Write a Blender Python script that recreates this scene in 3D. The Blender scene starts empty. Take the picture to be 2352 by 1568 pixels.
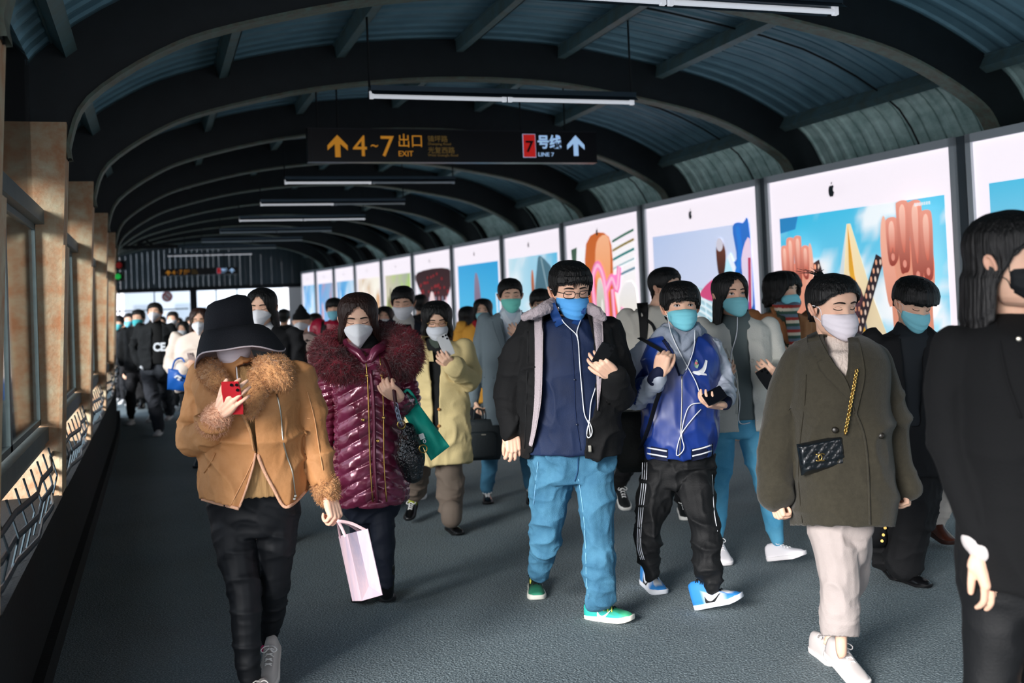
import bpy, bmesh, math, random, time
import numpy as np
from mathutils import Vector, Matrix, noise as mnoise
from mathutils.bvhtree import BVHTree
T0=time.time(); random.seed(7); rng=np.random.default_rng(7)
C=bpy.context.scene.collection; SC=bpy.context.scene
# ------------------------------------------------------------------ camera
CAM_H=1.58; F=2400.0; CX=1176.0; CY=627.6885
Rv=np.array([0.94532529,-0.32343118,-0.0418613]); Uv=np.array([0.03111237,-0.03833565,0.99878046]); Dv=np.array([0.32464152,0.94547483,0.02617695])
OV=np.array([0,0,CAM_H])
cd=bpy.data.cameras.new('camera'); cam=bpy.data.objects.new('camera',cd); C.objects.link(cam); SC.camera=cam
cd.sensor_width=36; cd.lens=36*F/2352; cd.shift_y=(784-CY)/2352*-1
cam.matrix_world=Matrix(((Rv[0],Uv[0],-Dv[0],0),(Rv[1],Uv[1],-Dv[1],0),(Rv[2],Uv[2],-Dv[2],CAM_H),(0,0,0,1)))
cd.clip_end=400; cd.dof.use_dof=True; cd.dof.focus_distance=4.75; cd.dof.aperture_fstop=2.4
# ------------------------------------------------------------------ sky, sun, exposure
w=bpy.data.worlds.new('world'); SC.world=w; w.use_nodes=True; nt=w.node_tree; bg=nt.nodes['Background']
tc=nt.nodes.new('ShaderNodeTexCoord'); sx=nt.nodes.new('ShaderNodeSeparateXYZ'); rp=nt.nodes.new('ShaderNodeValToRGB')
nt.links.new(tc.outputs['Generated'],sx.inputs[0]); nt.links.new(sx.outputs[2],rp.inputs[0]); nt.links.new(rp.outputs[0],bg.inputs[0])
rp.color_ramp.elements[0].position=0.0; rp.color_ramp.elements[0].color=(.86,.86,.92,1)
rp.color_ramp.elements[1].position=.6; rp.color_ramp.elements[1].color=(.62,.78,.95,1)
bg.inputs[1].default_value=2.3
sd=bpy.data.lights.new('sun','SUN'); sun=bpy.data.objects.new('sun',sd); C.objects.link(sun)
sd.energy=6.2; sd.angle=math.radians(22); sd.color=(1,.96,.93)
sun.rotation_euler=Vector((0.76,0.60,-0.30)).to_track_quat('-Z','Y').to_euler()
SC.view_settings.view_transform='Standard'; SC.view_settings.look='None'; SC.view_settings.gamma=1; SC.view_settings.use_curve_mapping=False
SC.view_settings.exposure=0.22
cy=SC.cycles; cy.use_denoising=True; cy.max_bounces=6; cy.diffuse_bounces=4; cy.glossy_bounces=3; cy.transparent_max_bounces=12; cy.transmission_bounces=4; cy.caustics_reflective=False; cy.caustics_refractive=False
cy.sample_clamp_indirect=6

# ------------------------------------------------------------------ helpers
def ray(px,py): return Dv+Rv*((px-CX)/F)-Uv*((py-CY)/F)
def P3(px,py,z): return OV+ray(px,py)*z            # point seen at pixel, at depth z
def onY(px,py,Y): v=ray(px,py); return OV+v*(Y/v[1])
def onZ(px,py,Z=0.): v=ray(px,py); return OV+v*((Z-CAM_H)/v[2])
def projn(V):
    Q=np.asarray(V,float)-OV; d=Q@Dv
    return CX+F*(Q@Rv)/d, CY-F*(Q@Uv)/d, d
def srgb(c):
    if isinstance(c,str): c=[int(c[i:i+2],16)/255 for i in (0,2,4)]
    return tuple((x/12.92 if x<=.04045 else ((x+.055)/1.055)**2.4) for x in c)
MATS={}
def mat(name,col='808080',rough=.7,metal=0,spec=.32,noise=None,bump=None,emit=0,attr=False,coat=0,sheen=0,sub=0):
    """noise=(scale,col2,amount[,stretch]); bump=(scale,strength[,stretch,detail]); attr: colour from attribute 'col'"""
    if name in MATS: return MATS[name]
    m=bpy.data.materials.new(name); m.use_nodes=True; nt=m.node_tree; b=nt.nodes['Principled BSDF']; N=nt.nodes.new; L=nt.links.new
    c=srgb(col); out=None
    b.inputs['Base Color'].default_value=(*c,1); b.inputs['Roughness'].default_value=rough; b.inputs['Metallic'].default_value=metal
    b.inputs['Specular IOR Level'].default_value=spec; b.inputs['Coat Weight'].default_value=coat; b.inputs['Sheen Weight'].default_value=sheen
    if sub: b.inputs['Subsurface Weight'].default_value=sub; b.inputs['Subsurface Radius'].default_value=(.012,.005,.003); b.inputs['Subsurface Scale'].default_value=1
    g=N('ShaderNodeTexCoord')
    if attr:
        a=N('ShaderNodeAttribute'); a.attribute_name='col'; out=a.outputs['Color']; L(out,b.inputs['Base Color'])
    if noise:
        mp=N('ShaderNodeMapping'); L(g.outputs['Object'],mp.inputs[0])
        if len(noise)>3: mp.inputs['Scale'].default_value=noise[3]
        t=N('ShaderNodeTexNoise'); t.inputs['Scale'].default_value=noise[0]; t.inputs['Detail'].default_value=6; t.inputs['Roughness'].default_value=.65; L(mp.outputs[0],t.inputs[0])
        r=N('ShaderNodeMapRange'); r.inputs[1].default_value=.35; r.inputs[2].default_value=.65; r.inputs[4].default_value=noise[2]; L(t.outputs[0],r.inputs[0])
        mx=N('ShaderNodeMix'); mx.data_type='RGBA'; L(r.outputs[0],mx.inputs[0]); mx.inputs[7].default_value=(*srgb(noise[1]),1)
        if out: L(out,mx.inputs[6])
        else: mx.inputs[6].default_value=(*c,1)
        L(mx.outputs[2],b.inputs['Base Color']); out=mx.outputs[2]
    if bump:
        mp=N('ShaderNodeMapping'); L(g.outputs['Object'],mp.inputs[0])
        if len(bump)>2: mp.inputs['Scale'].default_value=bump[2]
        t=N('ShaderNodeTexNoise'); t.inputs['Scale'].default_value=bump[0]; t.inputs['Detail'].default_value=bump[3] if len(bump)>3 else 3; L(mp.outputs[0],t.inputs[0])
        bp=N('ShaderNodeBump'); bp.inputs['Strength'].default_value=bump[1]; bp.inputs['Distance'].default_value=.01; L(t.outputs[0],bp.inputs['Height']); L(bp.outputs[0],b.inputs['Normal'])
    if emit:
        b.inputs['Emission Strength'].default_value=emit
        if out: L(out,b.inputs['Emission Color'])
        else: b.inputs['Emission Color'].default_value=(*c,1)
    MATS[name]=m; return m
def mesh(name,V,Fc,m=None,parent=None,smooth=False,cols=None,loc=None,link=True):
    me=bpy.data.meshes.new(name); me.from_pydata([tuple(map(float,v)) for v in V],[],[tuple(map(int,f)) for f in Fc]); 
    return fin(name,me,m,parent,smooth,cols,loc,link)
def fin(name,me,m=None,parent=None,smooth=False,cols=None,loc=None,link=True):
    if m: me.materials.append(m)
    if smooth: me.polygons.foreach_set('use_smooth',np.ones(len(me.polygons),bool))
    if cols is not None:
        a=me.color_attributes.new('col','FLOAT_COLOR','POINT'); cc=np.ones((len(me.vertices),4)); cc[:,:3]=cols; a.data.foreach_set('color',cc.ravel())
    me.update(); o=bpy.data.objects.new(name,me)
    if link: C.objects.link(o)
    if parent: o.parent=parent
    if loc is not None: o.location=loc
    return o
def tag(o,label=None,cat=None,group=None,kind=None):
    if label: o['label']=label
    if cat: o['category']=cat
    if group: o['group']=group
    if kind: o['kind']=kind
    return o
def empty(name,loc=(0,0,0),label=None,cat=None,group=None,kind=None,parent=None):
    o=bpy.data.objects.new(name,None); C.objects.link(o); o.location=[float(v) for v in loc]; o.empty_display_size=.1
    if parent: o.parent=parent
    return tag(o,label,cat,group,kind)
class MB:
    def __init__(s): s.V=[]; s.F=[]; s.c=[]
    def add(s,V,Fc,col=None):
        n=len(s.V); s.V+= [tuple(v) for v in V]; s.F+=[tuple(i+n for i in f) for f in Fc]; s.c+=[col or (1,1,1)]*len(V); return s
    def box(s,a,b,col=None):
        x0,y0,z0=a; x1,y1,z1=b
        return s.add([(x0,y0,z0),(x1,y0,z0),(x1,y1,z0),(x0,y1,z0),(x0,y0,z1),(x1,y0,z1),(x1,y1,z1),(x0,y1,z1)],[(0,3,2,1),(4,5,6,7),(0,1,5,4),(1,2,6,5),(2,3,7,6),(3,0,4,7)],col)
    def bar(s,p,q,w,h,up=(0,0,1),col=None):
        p=np.array(p,float);q=np.array(q,float);d=q-p;d/=np.linalg.norm(d);x=np.cross(d,up);x/=np.linalg.norm(x);y=np.cross(x,d);x=x*w/2;y=y*h/2
        return s.add([p-x-y,p+x-y,p+x+y,p-x+y,q-x-y,q+x-y,q+x+y,q-x+y],[(0,1,2,3),(4,7,6,5),(0,4,5,1),(1,5,6,2),(2,6,7,3),(3,7,4,0)],col)
    def tube(s,pts,r,n=6,col=None):
        V,Fc=tube(pts,r,n); return s.add(V,Fc,col)
    def o(s,name,m=None,parent=None,smooth=False,loc=None,cols=False): return mesh(name,s.V,s.F,m,parent,smooth,np.array(s.c) if cols else None,loc)
def catmull(P,sub=4):
    P=np.asarray(P,float)
    if len(P)<3 or sub<=1: return P
    Q=np.vstack([2*P[0]-P[1],P,2*P[-1]-P[-2]]); out=[]
    for i in range(1,len(Q)-2):
        for k in range(sub):
            t=k/sub; a,b,c,d=Q[i-1],Q[i],Q[i+1],Q[i+2]
            out.append(.5*((2*b)+(-a+c)*t+(2*a-5*b+4*c-d)*t*t+(-a+3*b-3*c+d)*t**3))
    out.append(P[-1]); return np.array(out)
def tube(pts,r,n=10,caps=True,rnd=False):
    """tube along pts; r number or list; r may be (ra,rb) pairs with ra along reference side"""
    P=np.asarray(pts,float); m=len(P); r=np.asarray(r,float)
    if r.ndim==0: r=np.full((m,2),float(r))
    elif r.ndim==1: r=np.stack([r,r],1)
    Tn=np.gradient(P,axis=0); Tn/=np.linalg.norm(Tn,axis=1)[:,None]+1e-12
    ref=np.array([1.,0,0]) if abs(Tn[0][0])<.8 else np.array([0,0,1.])
    x=ref-Tn[0]*(ref@Tn[0]); x/=np.linalg.norm(x); V=[]; an=np.linspace(0,2*np.pi,n,endpoint=False); ca,sa=np.cos(an),np.sin(an)
    for i in range(m):
        x=x-Tn[i]*(x@Tn[i]); x/=np.linalg.norm(x)+1e-12; y=np.cross(Tn[i],x)
        V.append(P[i]+np.outer(ca*r[i,0],x)+np.outer(sa*r[i,1],y))
    V=np.vstack(V); Fc=[]
    for i in range(m-1):
        a=i*n;b=a+n
        Fc+=[(a+j,a+(j+1)%n,b+(j+1)%n,b+j) for j in range(n)]
    if caps: Fc+=[tuple(range(n-1,-1,-1)),tuple(range((m-1)*n,m*n))]
    return V,Fc
def pill(pts,r,n=12,sub=4):
    """tube with rounded ends through spline-smoothed points"""
    P=np.asarray(pts,float); r=np.asarray(r,float)*np.ones(len(P)); Q=catmull(P,sub); rr=catmull(np.stack([r,r],1),sub)[:,0]
    d0=Q[0]-Q[1]; d0/=np.linalg.norm(d0); d1=Q[-1]-Q[-2]; d1/=np.linalg.norm(d1)
    A=[Q[0]+d0*rr[0]*math.sin(a) for a in (1.4,.9,.45)]; B=[Q[-1]+d1*rr[-1]*math.sin(a) for a in (.45,.9,1.4)]
    return tube(np.vstack([A,Q,B]),np.concatenate([[rr[0]*math.cos(a) for a in (1.4,.9,.45)],rr,[rr[-1]*math.cos(a) for a in (.45,.9,1.4)]]),n)
# ------------------------------------------------------------------ structure
PER=2.77; YA=6.53; NB=10      # bays
def cshift(Y): return -.0042*max(0.,Y-13)**2
M_floor=mat('asphalt_floor','667378',.78,noise=(1.1,'535f65',.8),spec=.35)
def floor_mat():
    nt=M_floor.node_tree; b=nt.nodes['Principled BSDF']; N=nt.nodes.new; L=nt.links.new; g=N('ShaderNodeTexCoord')
    t=N('ShaderNodeTexNoise'); t.inputs['Scale'].default_value=120; t.inputs['Detail'].default_value=6; L(g.outputs['Object'],t.inputs[0])
    v=N('ShaderNodeTexVoronoi'); v.inputs['Scale'].default_value=95; L(g.outputs['Object'],v.inputs[0])
    ad=N('ShaderNodeMath'); L(t.outputs[0],ad.inputs[0]); L(v.outputs[0],ad.inputs[1])
    bp=N('ShaderNodeBump'); bp.inputs['Strength'].default_value=.7; bp.inputs['Distance'].default_value=.006; L(ad.outputs[0],bp.inputs['Height']); L(bp.outputs[0],b.inputs['Normal'])
    old=b.inputs['Base Color'].links[0].from_socket
    r=N('ShaderNodeMapRange'); r.inputs[1].default_value=.47; r.inputs[2].default_value=.62; r.inputs[4].default_value=.85; L(t.outputs[0],r.inputs[0])
    mx=N('ShaderNodeMix'); mx.data_type='RGBA'; L(r.outputs[0],mx.inputs[0]); L(old,mx.inputs[6]); mx.inputs[7].default_value=(*srgb('93a0a4'),1); L(mx.outputs[2],b.inputs['Base Color'])
floor_mat()
def strip_mesh(name,fn,ys,m,parent=None):     # sweep of a profile along Y; fn(Y)->list of points
    V=[];n=None
    for Y in ys: p=fn(Y); n=len(p); V+=p
    Fc=[]
    for i in range(len(ys)-1):
        for j in range(n-1): a=i*n+j; Fc.append((a,a+1,a+n+1,a+n))
    return mesh(name,V,Fc,m,parent)
YS=list(np.arange(-7,39,1.))
fl=strip_mesh('floor',lambda Y:[(-1.1+cshift(Y)-(4 if 17.6<Y<21 else 0),Y,0),(7+cshift(Y),Y,0)],YS,M_floor); tag(fl,'dark grey asphalt walkway floor',kind='structure')
M_steel=mat('painted_steel','1c2327',.5,noise=(6,'161c1f',.8),bump=(20,.1))
M_rusty=mat('rusty_beige_paint','cabd9f',.6,noise=(7,'bd8259',.9),bump=(45,.35))
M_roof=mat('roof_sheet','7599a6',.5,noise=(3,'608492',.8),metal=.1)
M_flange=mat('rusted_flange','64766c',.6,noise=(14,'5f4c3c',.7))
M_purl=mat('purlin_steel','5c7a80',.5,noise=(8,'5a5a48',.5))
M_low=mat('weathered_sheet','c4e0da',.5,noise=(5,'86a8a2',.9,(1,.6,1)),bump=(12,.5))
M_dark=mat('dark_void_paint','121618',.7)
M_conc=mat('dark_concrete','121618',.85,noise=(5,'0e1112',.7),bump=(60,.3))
# inner arch profile (x,z)
PROF=[(-.44,2.5),(-.44,2.61),(-.33,2.86),(.06,3.14),(.5,3.32),(1.42,3.54),(2.5,3.66),(3.55,3.66),(4.3,3.57),(5.2,3.40),(5.73,3.21),(6.16,2.97),(6.3,2.79),(6.42,2.5),(6.45,2.2)]
PI_=catmull(PROF,4); tn=np.gradient(PI_,axis=0); tn/=np.linalg.norm(tn,axis=1)[:,None]; nrm=np.stack([-tn[:,1],tn[:,0]],1)  # outward
def offs(d): return PI_+nrm*d
PO=offs(.36)
ceil=empty('ceiling',(0,0,0),'curved roof of steel ribs and ribbed metal sheets over the walkway',kind='structure')
rib_me=None; sheet_me={}; pur_me=None; low_me=None
NR=len(PI_)
# purlin positions by arc parameter: nearest profile index by x on outer curve
PX=[-.52,.5,1.6,2.72,3.85,4.95,6.1]; PIX=[int(np.argmin(abs(PO[:,0]-x)+(0 if x>0 else 0))) for x in PX]
PIX[0]=int(np.argmin(np.hypot(PO[:,0]+.5,PO[:,1]-3.15))); PIX[-1]=int(np.argmin(np.hypot(PO[:,0]-6.25,PO[:,1]-3.3)))
BO=[0]+PIX+[NR-1]
def sheet(i0,i1):
    V=[];Fc=[];ny=int(round(PER/.2)); ys=[]
    for k in range(ny):
        y=-PER/2-.06+k*(PER+.12)/ny; ys+=[(y,0),(y+.075,0),(y+.09,.018),(y+.12,.018),(y+.135,0),(y+.17,0),(y+.171,-.06),(y+.192,-.06),(y+.193,0)]
    ys.append((PER/2+.06,0)); idx=list(range(i0,i1+1)); n=len(idx)
    for y,h in ys:
        for i in idx: V.append((PO[i,0]+nrm[i,0]*(.03-h),y,PO[i,1]+nrm[i,1]*(.03-h)))
    for a in range(len(ys)-1):
        for j in range(n-1): Fc.append((a*n+j,a*n+j+1,(a+1)*n+j+1,(a+1)*n+j))
    return V,Fc
for s in range(len(BO)-1):
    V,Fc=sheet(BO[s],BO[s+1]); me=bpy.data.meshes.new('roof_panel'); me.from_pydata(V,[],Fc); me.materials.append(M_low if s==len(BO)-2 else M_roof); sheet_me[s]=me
# rib: box girder section with a flange
V=[];Fc=[]
sec=[(0,-.035),(0,.035),(.36,.035),(.36,-.035)]
for i in range(NR):
    for d,y in sec: V.append((PI_[i,0]+nrm[i,0]*d,y,PI_[i,1]+nrm[i,1]*d))
for i in range(NR-1):
    for j in range(4): Fc.append((i*4+j,i*4+(j+1)%4,(i+1)*4+(j+1)%4,(i+1)*4+j))
rib_me=bpy.data.meshes.new('arch_rib'); rib_me.from_pydata(V,[],Fc); rib_me.materials.append(M_steel)
V=[];Fc=[]
for i in range(NR):
    for d,y in [(-.018,-.075),(-.018,.075),(.002,.075),(.002,-.075)]: V.append((PI_[i,0]+nrm[i,0]*d,y,PI_[i,1]+nrm[i,1]*d))
for i in range(NR-1):
    for j in range(4): Fc.append((i*4+j,i*4+(j+1)%4,(i+1)*4+(j+1)%4,(i+1)*4+j))
fl_me=bpy.data.meshes.new('rib_flange'); fl_me.from_pydata(V,[],Fc); fl_me.materials.append(M_flange)
mb=MB()
for i in [0]:
    mb.box((-.04,-PER/2,-.11),(-.028,PER/2,0)); mb.box((-.04,-PER/2,-.12),(.04,PER/2,-.11)); mb.box((-.05,-PER/2,-.012),(.05,PER/2,0)); mb.box((.028,-PER/2,-.12),(.04,PER/2,-.085))
pur_me=bpy.data.meshes.new('purlin'); pur_me.from_pydata(mb.V,[],mb.F); pur_me.materials.append(M_purl)
def inst(name,me,parent,loc,rot=None,kind=None):
    o=bpy.data.objects.new(name,me); C.objects.link(o); o.parent=parent; o.location=[float(v) for v in loc]
    if rot: o.rotation_euler=rot
    if kind: o['kind']=kind
    return o
for k in range(-4,NB+1):
    Y=YA+k*PER; cs=cshift(Y)
    r=inst('arch_rib',rib_me,ceil,(cs,Y,0)); f=inst('rib_flange',fl_me,r,(0,0,0))
    if k==NB: break
    Ym=Y+PER/2; cm=cshift(Ym)
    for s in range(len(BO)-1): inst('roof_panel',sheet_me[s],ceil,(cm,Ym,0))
    for i in PIX:
        a=math.atan2(tn[i,1],tn[i,0]); inst('purlin',pur_me,ceil,(PO[i,0]+cm,Ym,PO[i,1]),(0,-a,0))
# thin diagonal tie rods between purlins (one per bay on the right)
for k in range(-1,4):
    Y=YA+k*PER+PER*.45; mb=MB(); pts=[(PO[i,0]-nrm[i,0]*.02,Y,PO[i,1]-nrm[i,1]*.02) for i in range(PIX[3],NR,2)]
    mb.tube(pts,.009,5); mb.o('tie_rod',M_dark,ceil)
dk=strip_mesh('light_gap_shell',lambda Y:[(PO[i,0]+nrm[i,0]*.14+cshift(Y),Y,PO[i,1]+nrm[i,1]*.14) for i in range(0,NR,2)]+[(PO[-1,0]+nrm[-1,0]*.14+cshift(Y),Y,1.9)],[y*1. for y in np.arange(-4.5,34.5,1.)],M_dark,ceil)  # added dark outer shell, keeps sky light out of gaps between roof bays
# left wall: parapet, columns, rails, panes
wl=empty('wall_left',(0,0,0),'left side of the walkway: rusty columns with glass and mesh panels above a dark parapet',kind='structure')
YL=[y for y in np.arange(3.6,17.61,.875)]
def wbox(name,x0,x1,z0,z1,m,ys,parent=wl):
    n=len(ys)
    return strip_mesh(name,lambda Y:[(x1+cshift(Y),Y,z0),(x1+cshift(Y),Y,z1),(x0+cshift(Y),Y,z1),(x0+cshift(Y),Y,z0),(x1+cshift(Y),Y,z0)],ys,m,parent)
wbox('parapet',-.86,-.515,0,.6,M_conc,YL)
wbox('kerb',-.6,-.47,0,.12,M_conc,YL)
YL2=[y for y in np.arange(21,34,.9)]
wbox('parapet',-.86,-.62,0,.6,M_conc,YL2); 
M_rail=mat('grey_rail_paint','5d6a6c',.45,noise=(8,'4a5658',.6)); M_mesh=mat('mesh_bar_steel','39474f',.4,metal=.6)
M_glass=bpy.data.materials.new('window_glass'); M_glass.use_nodes=True
nt=M_glass.node_tree; nt.nodes.clear(); o_=nt.nodes.new('ShaderNodeOutputMaterial'); mx=nt.nodes.new('ShaderNodeMixShader'); tr=nt.nodes.new('ShaderNodeBsdfTransparent'); gl=nt.nodes.new('ShaderNodeBsdfGlossy'); fr=nt.nodes.new('ShaderNodeFresnel')
tr.inputs[0].default_value=(.88,.9,.9,1); gl.inputs['Roughness'].default_value=.05; fr.inputs[0].default_value=1.35
nt.links.new(fr.outputs[0],mx.inputs[0]); nt.links.new(tr.outputs[0],mx.inputs[1]); nt.links.new(gl.outputs[0],mx.inputs[2]); nt.links.new(mx.outputs[0],o_.inputs[0])
wav=mat('mesh_strip','4a5560',.35,metal=.5)
colV=[]
for z,xi,xo in [(0,-.55,-1.0),(1.0,-.52,-1.0),(2.0,-.475,-1.02),(2.7,-.44,-1.05)]: colV.append((z,xi,xo))
V=[];Fc=[]
for z,xi,xo in colV: V+=[(xi,-.13,z),(xi,.13,z),(xo,.13,z),(xo,-.13,z)]
for i in range(len(colV)-1):
    for j in range(4): Fc.append((i*4+j,i*4+(j+1)%4,(i+1)*4+(j+1)%4,(i+1)*4+j))
col_me=bpy.data.meshes.new('column'); col_me.from_pydata(V,[],Fc); col_me.materials.append(M_rusty)
V=[];Fc=[]
for z,xi,xo in colV[:-1]: V+=[(xi+.012,-.15,z),(xi+.012,.15,z),(xi-.004,.15,z),(xi-.004,-.15,z)]
for i in range(len(colV)-2):
    for j in range(4): Fc.append((i*4+j,i*4+(j+1)%4,(i+1)*4+(j+1)%4,(i+1)*4+j))
cfl=bpy.data.meshes.new('column_flange'); cfl.from_pydata(V,[],Fc); cfl.materials.append(M_rusty)
for k in range(-4,9):
    Y=YA+k*PER
    if k in (-2,): continue
    if 17.8<Y<21: continue
    c=inst('column',col_me,wl,(cshift(Y),Y,0)); inst('column_flange',cfl,c,(0,0,0))
    if k<-1: continue
    if k>=8 or 17<Y+PER<22 and Y+PER>18: 
        if Y>16: continue
    y0,y1=Y+.13,Y+PER-.13; cs=cshift((y0+y1)/2); X=-.63+cs
    mb=MB(); mb.box((X-.06,y0,.91),(X+.05,y1,.985)); mb.box((X-.02,y0,.87),(X+.03,y1,.91)); mb.o('hand_rail',M_rail,wl)
    mb=MB(); mb.box((X-.06,y0,2.12),(X+.06,y1,2.2)); mb.o('window_head',M_rail,wl)
    ym=(y0+y1)/2
    for a,b in ((y0,ym),(ym,y1)):
        mb=MB(); fx=.012
        mb.box((X-fx,a,1.0),(X+fx,a+.03,2.12)); mb.box((X-fx,b-.03,1.0),(X+fx,b,2.12)); mb.box((X-fx,a,1.0),(X+fx,b,1.03)); mb.box((X-fx,a,2.09),(X+fx,b,2.12))
        wf=mb.o('window_sash',M_rail,wl)
        mb=MB(); mb.box((X-.003,a+.03,1.03),(X+.003,b-.03,2.09)); mb.o('pane',M_glass,wf)
        mb=MB(); mb.box((X-.003,a,2.2),(X+.003,b,3.05)); mb.o('pane',M_glass,wl)
    # guard panel: bulging horizontal strips and thin uprights
    for j in range(3):
        z=.645+j*.095; mb=MB(); pts=[]
        for q in range(13):
            t=q/12; pts.append((X+.07+.05*math.sin(t*math.pi)+.012*math.sin(t*math.pi*6),y0+(y1-y0)*t,z))
        Vv,Ff=tube(pts,[(.006,.016)]*13,6); mb.add(Vv,Ff); mb.o('guard_strip',wav,wl)
    for j in range(1,9):
        yy=y0+(y1-y0)*j/9; mb=MB(); mb.tube([(X+.07,yy,.58),(X+.11,yy,.75),(X+.07,yy,.9)],.005,5); mb.o('guard_bar',M_mesh,wl)
mb=MB(); mb.tube([(-.62,3.6,2.55),(-.52,3.9,2.5),(-.47,4.3,2.42)],.035,8)
# small fittings under the roof
mb=MB(); mb.box((-.4,15.9,2.55),(.35,15.96,2.6)); mb.tube([(-.2,15.93,2.6),(-.1,15.93,2.68),(0,15.93,2.6)],.02); mb.o('cable_bracket',M_dark,ceil)
# right wall of light boxes stands on
WP=[(6.22,6.78),(6.1,9.51),(6.07,12.33),(6.06,15.10),(5.97,17.82),(5.78,20.50),(5.58,23.1),(5.36,25.5),(5.14,27.9),(4.9,29.9),(4.62,31.6),(4.4,33.2)]
WP=[(6.36,4.0),*WP]; WP=[(6.5,1.2),*WP]; WP=[(6.6,-1.6),(6.6,-7),*WP][0:0]+[(6.62,-1.6),*WP]
wr=strip_mesh('wall_right',lambda Y:[(float(np.interp(Y,[p[1] for p in WP],[p[0] for p in WP]))+.16,Y,0),(float(np.interp(Y,[p[1] for p in WP],[p[0] for p in WP]))+.16,Y,2.72),(float(np.interp(Y,[p[1] for p in WP],[p[0] for p in WP]))+.4,Y,2.72)],YS,M_dark); tag(wr,'dark wall behind the light boxes',kind='structure')
bs=strip_mesh('baseboard_right',lambda Y:[(float(np.interp(Y,[p[1] for p in WP],[p[0] for p in WP]))-.1,Y,0),(float(np.interp(Y,[p[1] for p in WP],[p[0] for p in WP]))-.1,Y,.14),(float(np.interp(Y,[p[1] for p in WP],[p[0] for p in WP]))+.16,Y,.14)],YS,mat('pale_kerb','8d979c',.6,noise=(6,'6d787e',.7))); tag(bs,'pale kerb under the light boxes',kind='structure')
# far end wall with header and windows
YE=33.6; cs=cshift(YE)
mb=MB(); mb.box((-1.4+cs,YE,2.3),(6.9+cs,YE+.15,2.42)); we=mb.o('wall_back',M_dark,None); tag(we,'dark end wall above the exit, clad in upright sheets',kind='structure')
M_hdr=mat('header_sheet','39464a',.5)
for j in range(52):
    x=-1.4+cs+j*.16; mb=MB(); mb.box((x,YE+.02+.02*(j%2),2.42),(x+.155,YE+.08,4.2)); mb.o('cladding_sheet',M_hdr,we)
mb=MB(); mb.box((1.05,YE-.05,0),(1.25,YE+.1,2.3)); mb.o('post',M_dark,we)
for x0,x1 in ((-1.4+cs,1.05),(1.25,3.9)):
    n=4
    for j in range(n):
        a=x0+(x1-x0)*j/n; b=x0+(x1-x0)*(j+1)/n; mb=MB()
        mb.box((a,YE+2,1.0),(b,YE+2.05,1.05)); mb.box((a,YE+2,1.75),(b,YE+2.05,1.79)); mb.box((a,YE+2,1.0),(a+.04,YE+2.05,2.6)); mb.o('window_frame',M_rail,we)
# outside: pale ground, far pale buildings
M_out=mat('pale_paving','b9b6b8',.9,noise=(.3,'a8a2a2',.6)); 
og=mesh('ground',[(-90,-40,-6),(-1.3,-40,-6),(-1.3,120,-6),(-90,120,-6)],[(0,1,2,3)],M_out); tag(og,'pale ground far below outside the walkway',kind='structure')
of=mesh('forecourt_ground',[(-12,YE+.15,-.02),(14,YE+.15,-.02),(14,YE+40,-.02),(-12,YE+40,-.02)],[(0,1,2,3)],mat('forecourt','8f9396',.8,noise=(1,'7b8084',.6))); tag(of,'pale forecourt ground beyond the exit',kind='structure')
def building(x0,y0,x1,y1,z0,z1,col,label,face='y'):
    b=empty('building',((x0+x1)/2,(y0+y1)/2,z0),label,'building'); m=mat('render_'+col,col,.8); mw=mat('window_'+col,'a9b4bc',.3)
    mb=MB(); mb.box((x0-b.location.x,y0-b.location.y,0),(x1-b.location.x,y1-b.location.y,z1-z0)); mb.o('wall',m,b)
    nz=max(1,int((z1-z0)/3))
    for i in range(nz):
        z=(i+.35)*(z1-z0)/nz
        if face=='y':
            n=max(1,int((x1-x0)/2.6))
            for j in range(n): x=x0+(j+.25)*(x1-x0)/n-b.location.x; mb=MB(); mb.box((x,y0-b.location.y-.06,z),(x+1.2,y0-b.location.y+.02,z+1.3)); mb.o('window',mw,b)
        else:
            n=max(1,int((y1-y0)/3))
            for j in range(min(n,8)): y=y0+(j+.25)*(y1-y0)/n-b.location.y; mb=MB(); mb.box((x1-b.location.x-.02,y,z),(x1-b.location.x+.06,y+1.3,z+1.4)); mb.o('window',mw,b)
    return b
building(-14,72,-3,84,-6,9,'d8c9c4','pale pink building seen left of the post beyond the exit')
building(-2,78,9,90,-6,12,'cfd6dc','pale grey building seen right of the post beyond the exit')
building(-40,8,-26,20,-6,2.2,'cdbab2','brick coloured low building seen through the nearest guard panel','x')
# sign discs and boards on the glass of the far exit
for (px,py,r,c,lab) in ((384,681,.13,'c9474c','round red ringed prohibition sign on a pale board beyond the exit'),):
    p=onY(px,py,YE-.04); t=empty('prohibition_sign',p,lab,'sign')
    mb=MB(); mb.tube([(0,-.01,0),(0,.01,0)],r*1.25,20); mb.o('disc',mat('sign_white','e6e2e4',.5),t)
    an=np.linspace(0,2*np.pi,21); mb=MB(); mb.tube([(math.cos(a)*r,-.015,math.sin(a)*r) for a in an],.016,6); mb.bar((-r*.7,-.015,r*.7),(r*.7,-.015,-r*.7),.02,.03); mb.o('ring',mat('sign_red','c23a40',.5),t)
# red and green signal lamps on the left above the exit
for (px,py,c,l) in ((273,609,'d01818','small red lamp high on the left near the exit'),(271,635,'18b048','small green lamp under the red one near the exit')):
    p=onY(px,py,17.5); t=empty('signal_lamp',p,l,'lamp'); mb=MB(); mb.box((-.1,0,-.07),(.1,.1,.07)); mb.o('housing',M_dark,t)
    mb=MB(); mb.tube([(0,-.03,0),(0,0,0)],[.045,.05],14); mb.o('lens',mat('lens_'+c,c,.3,emit=.015),t)
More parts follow.
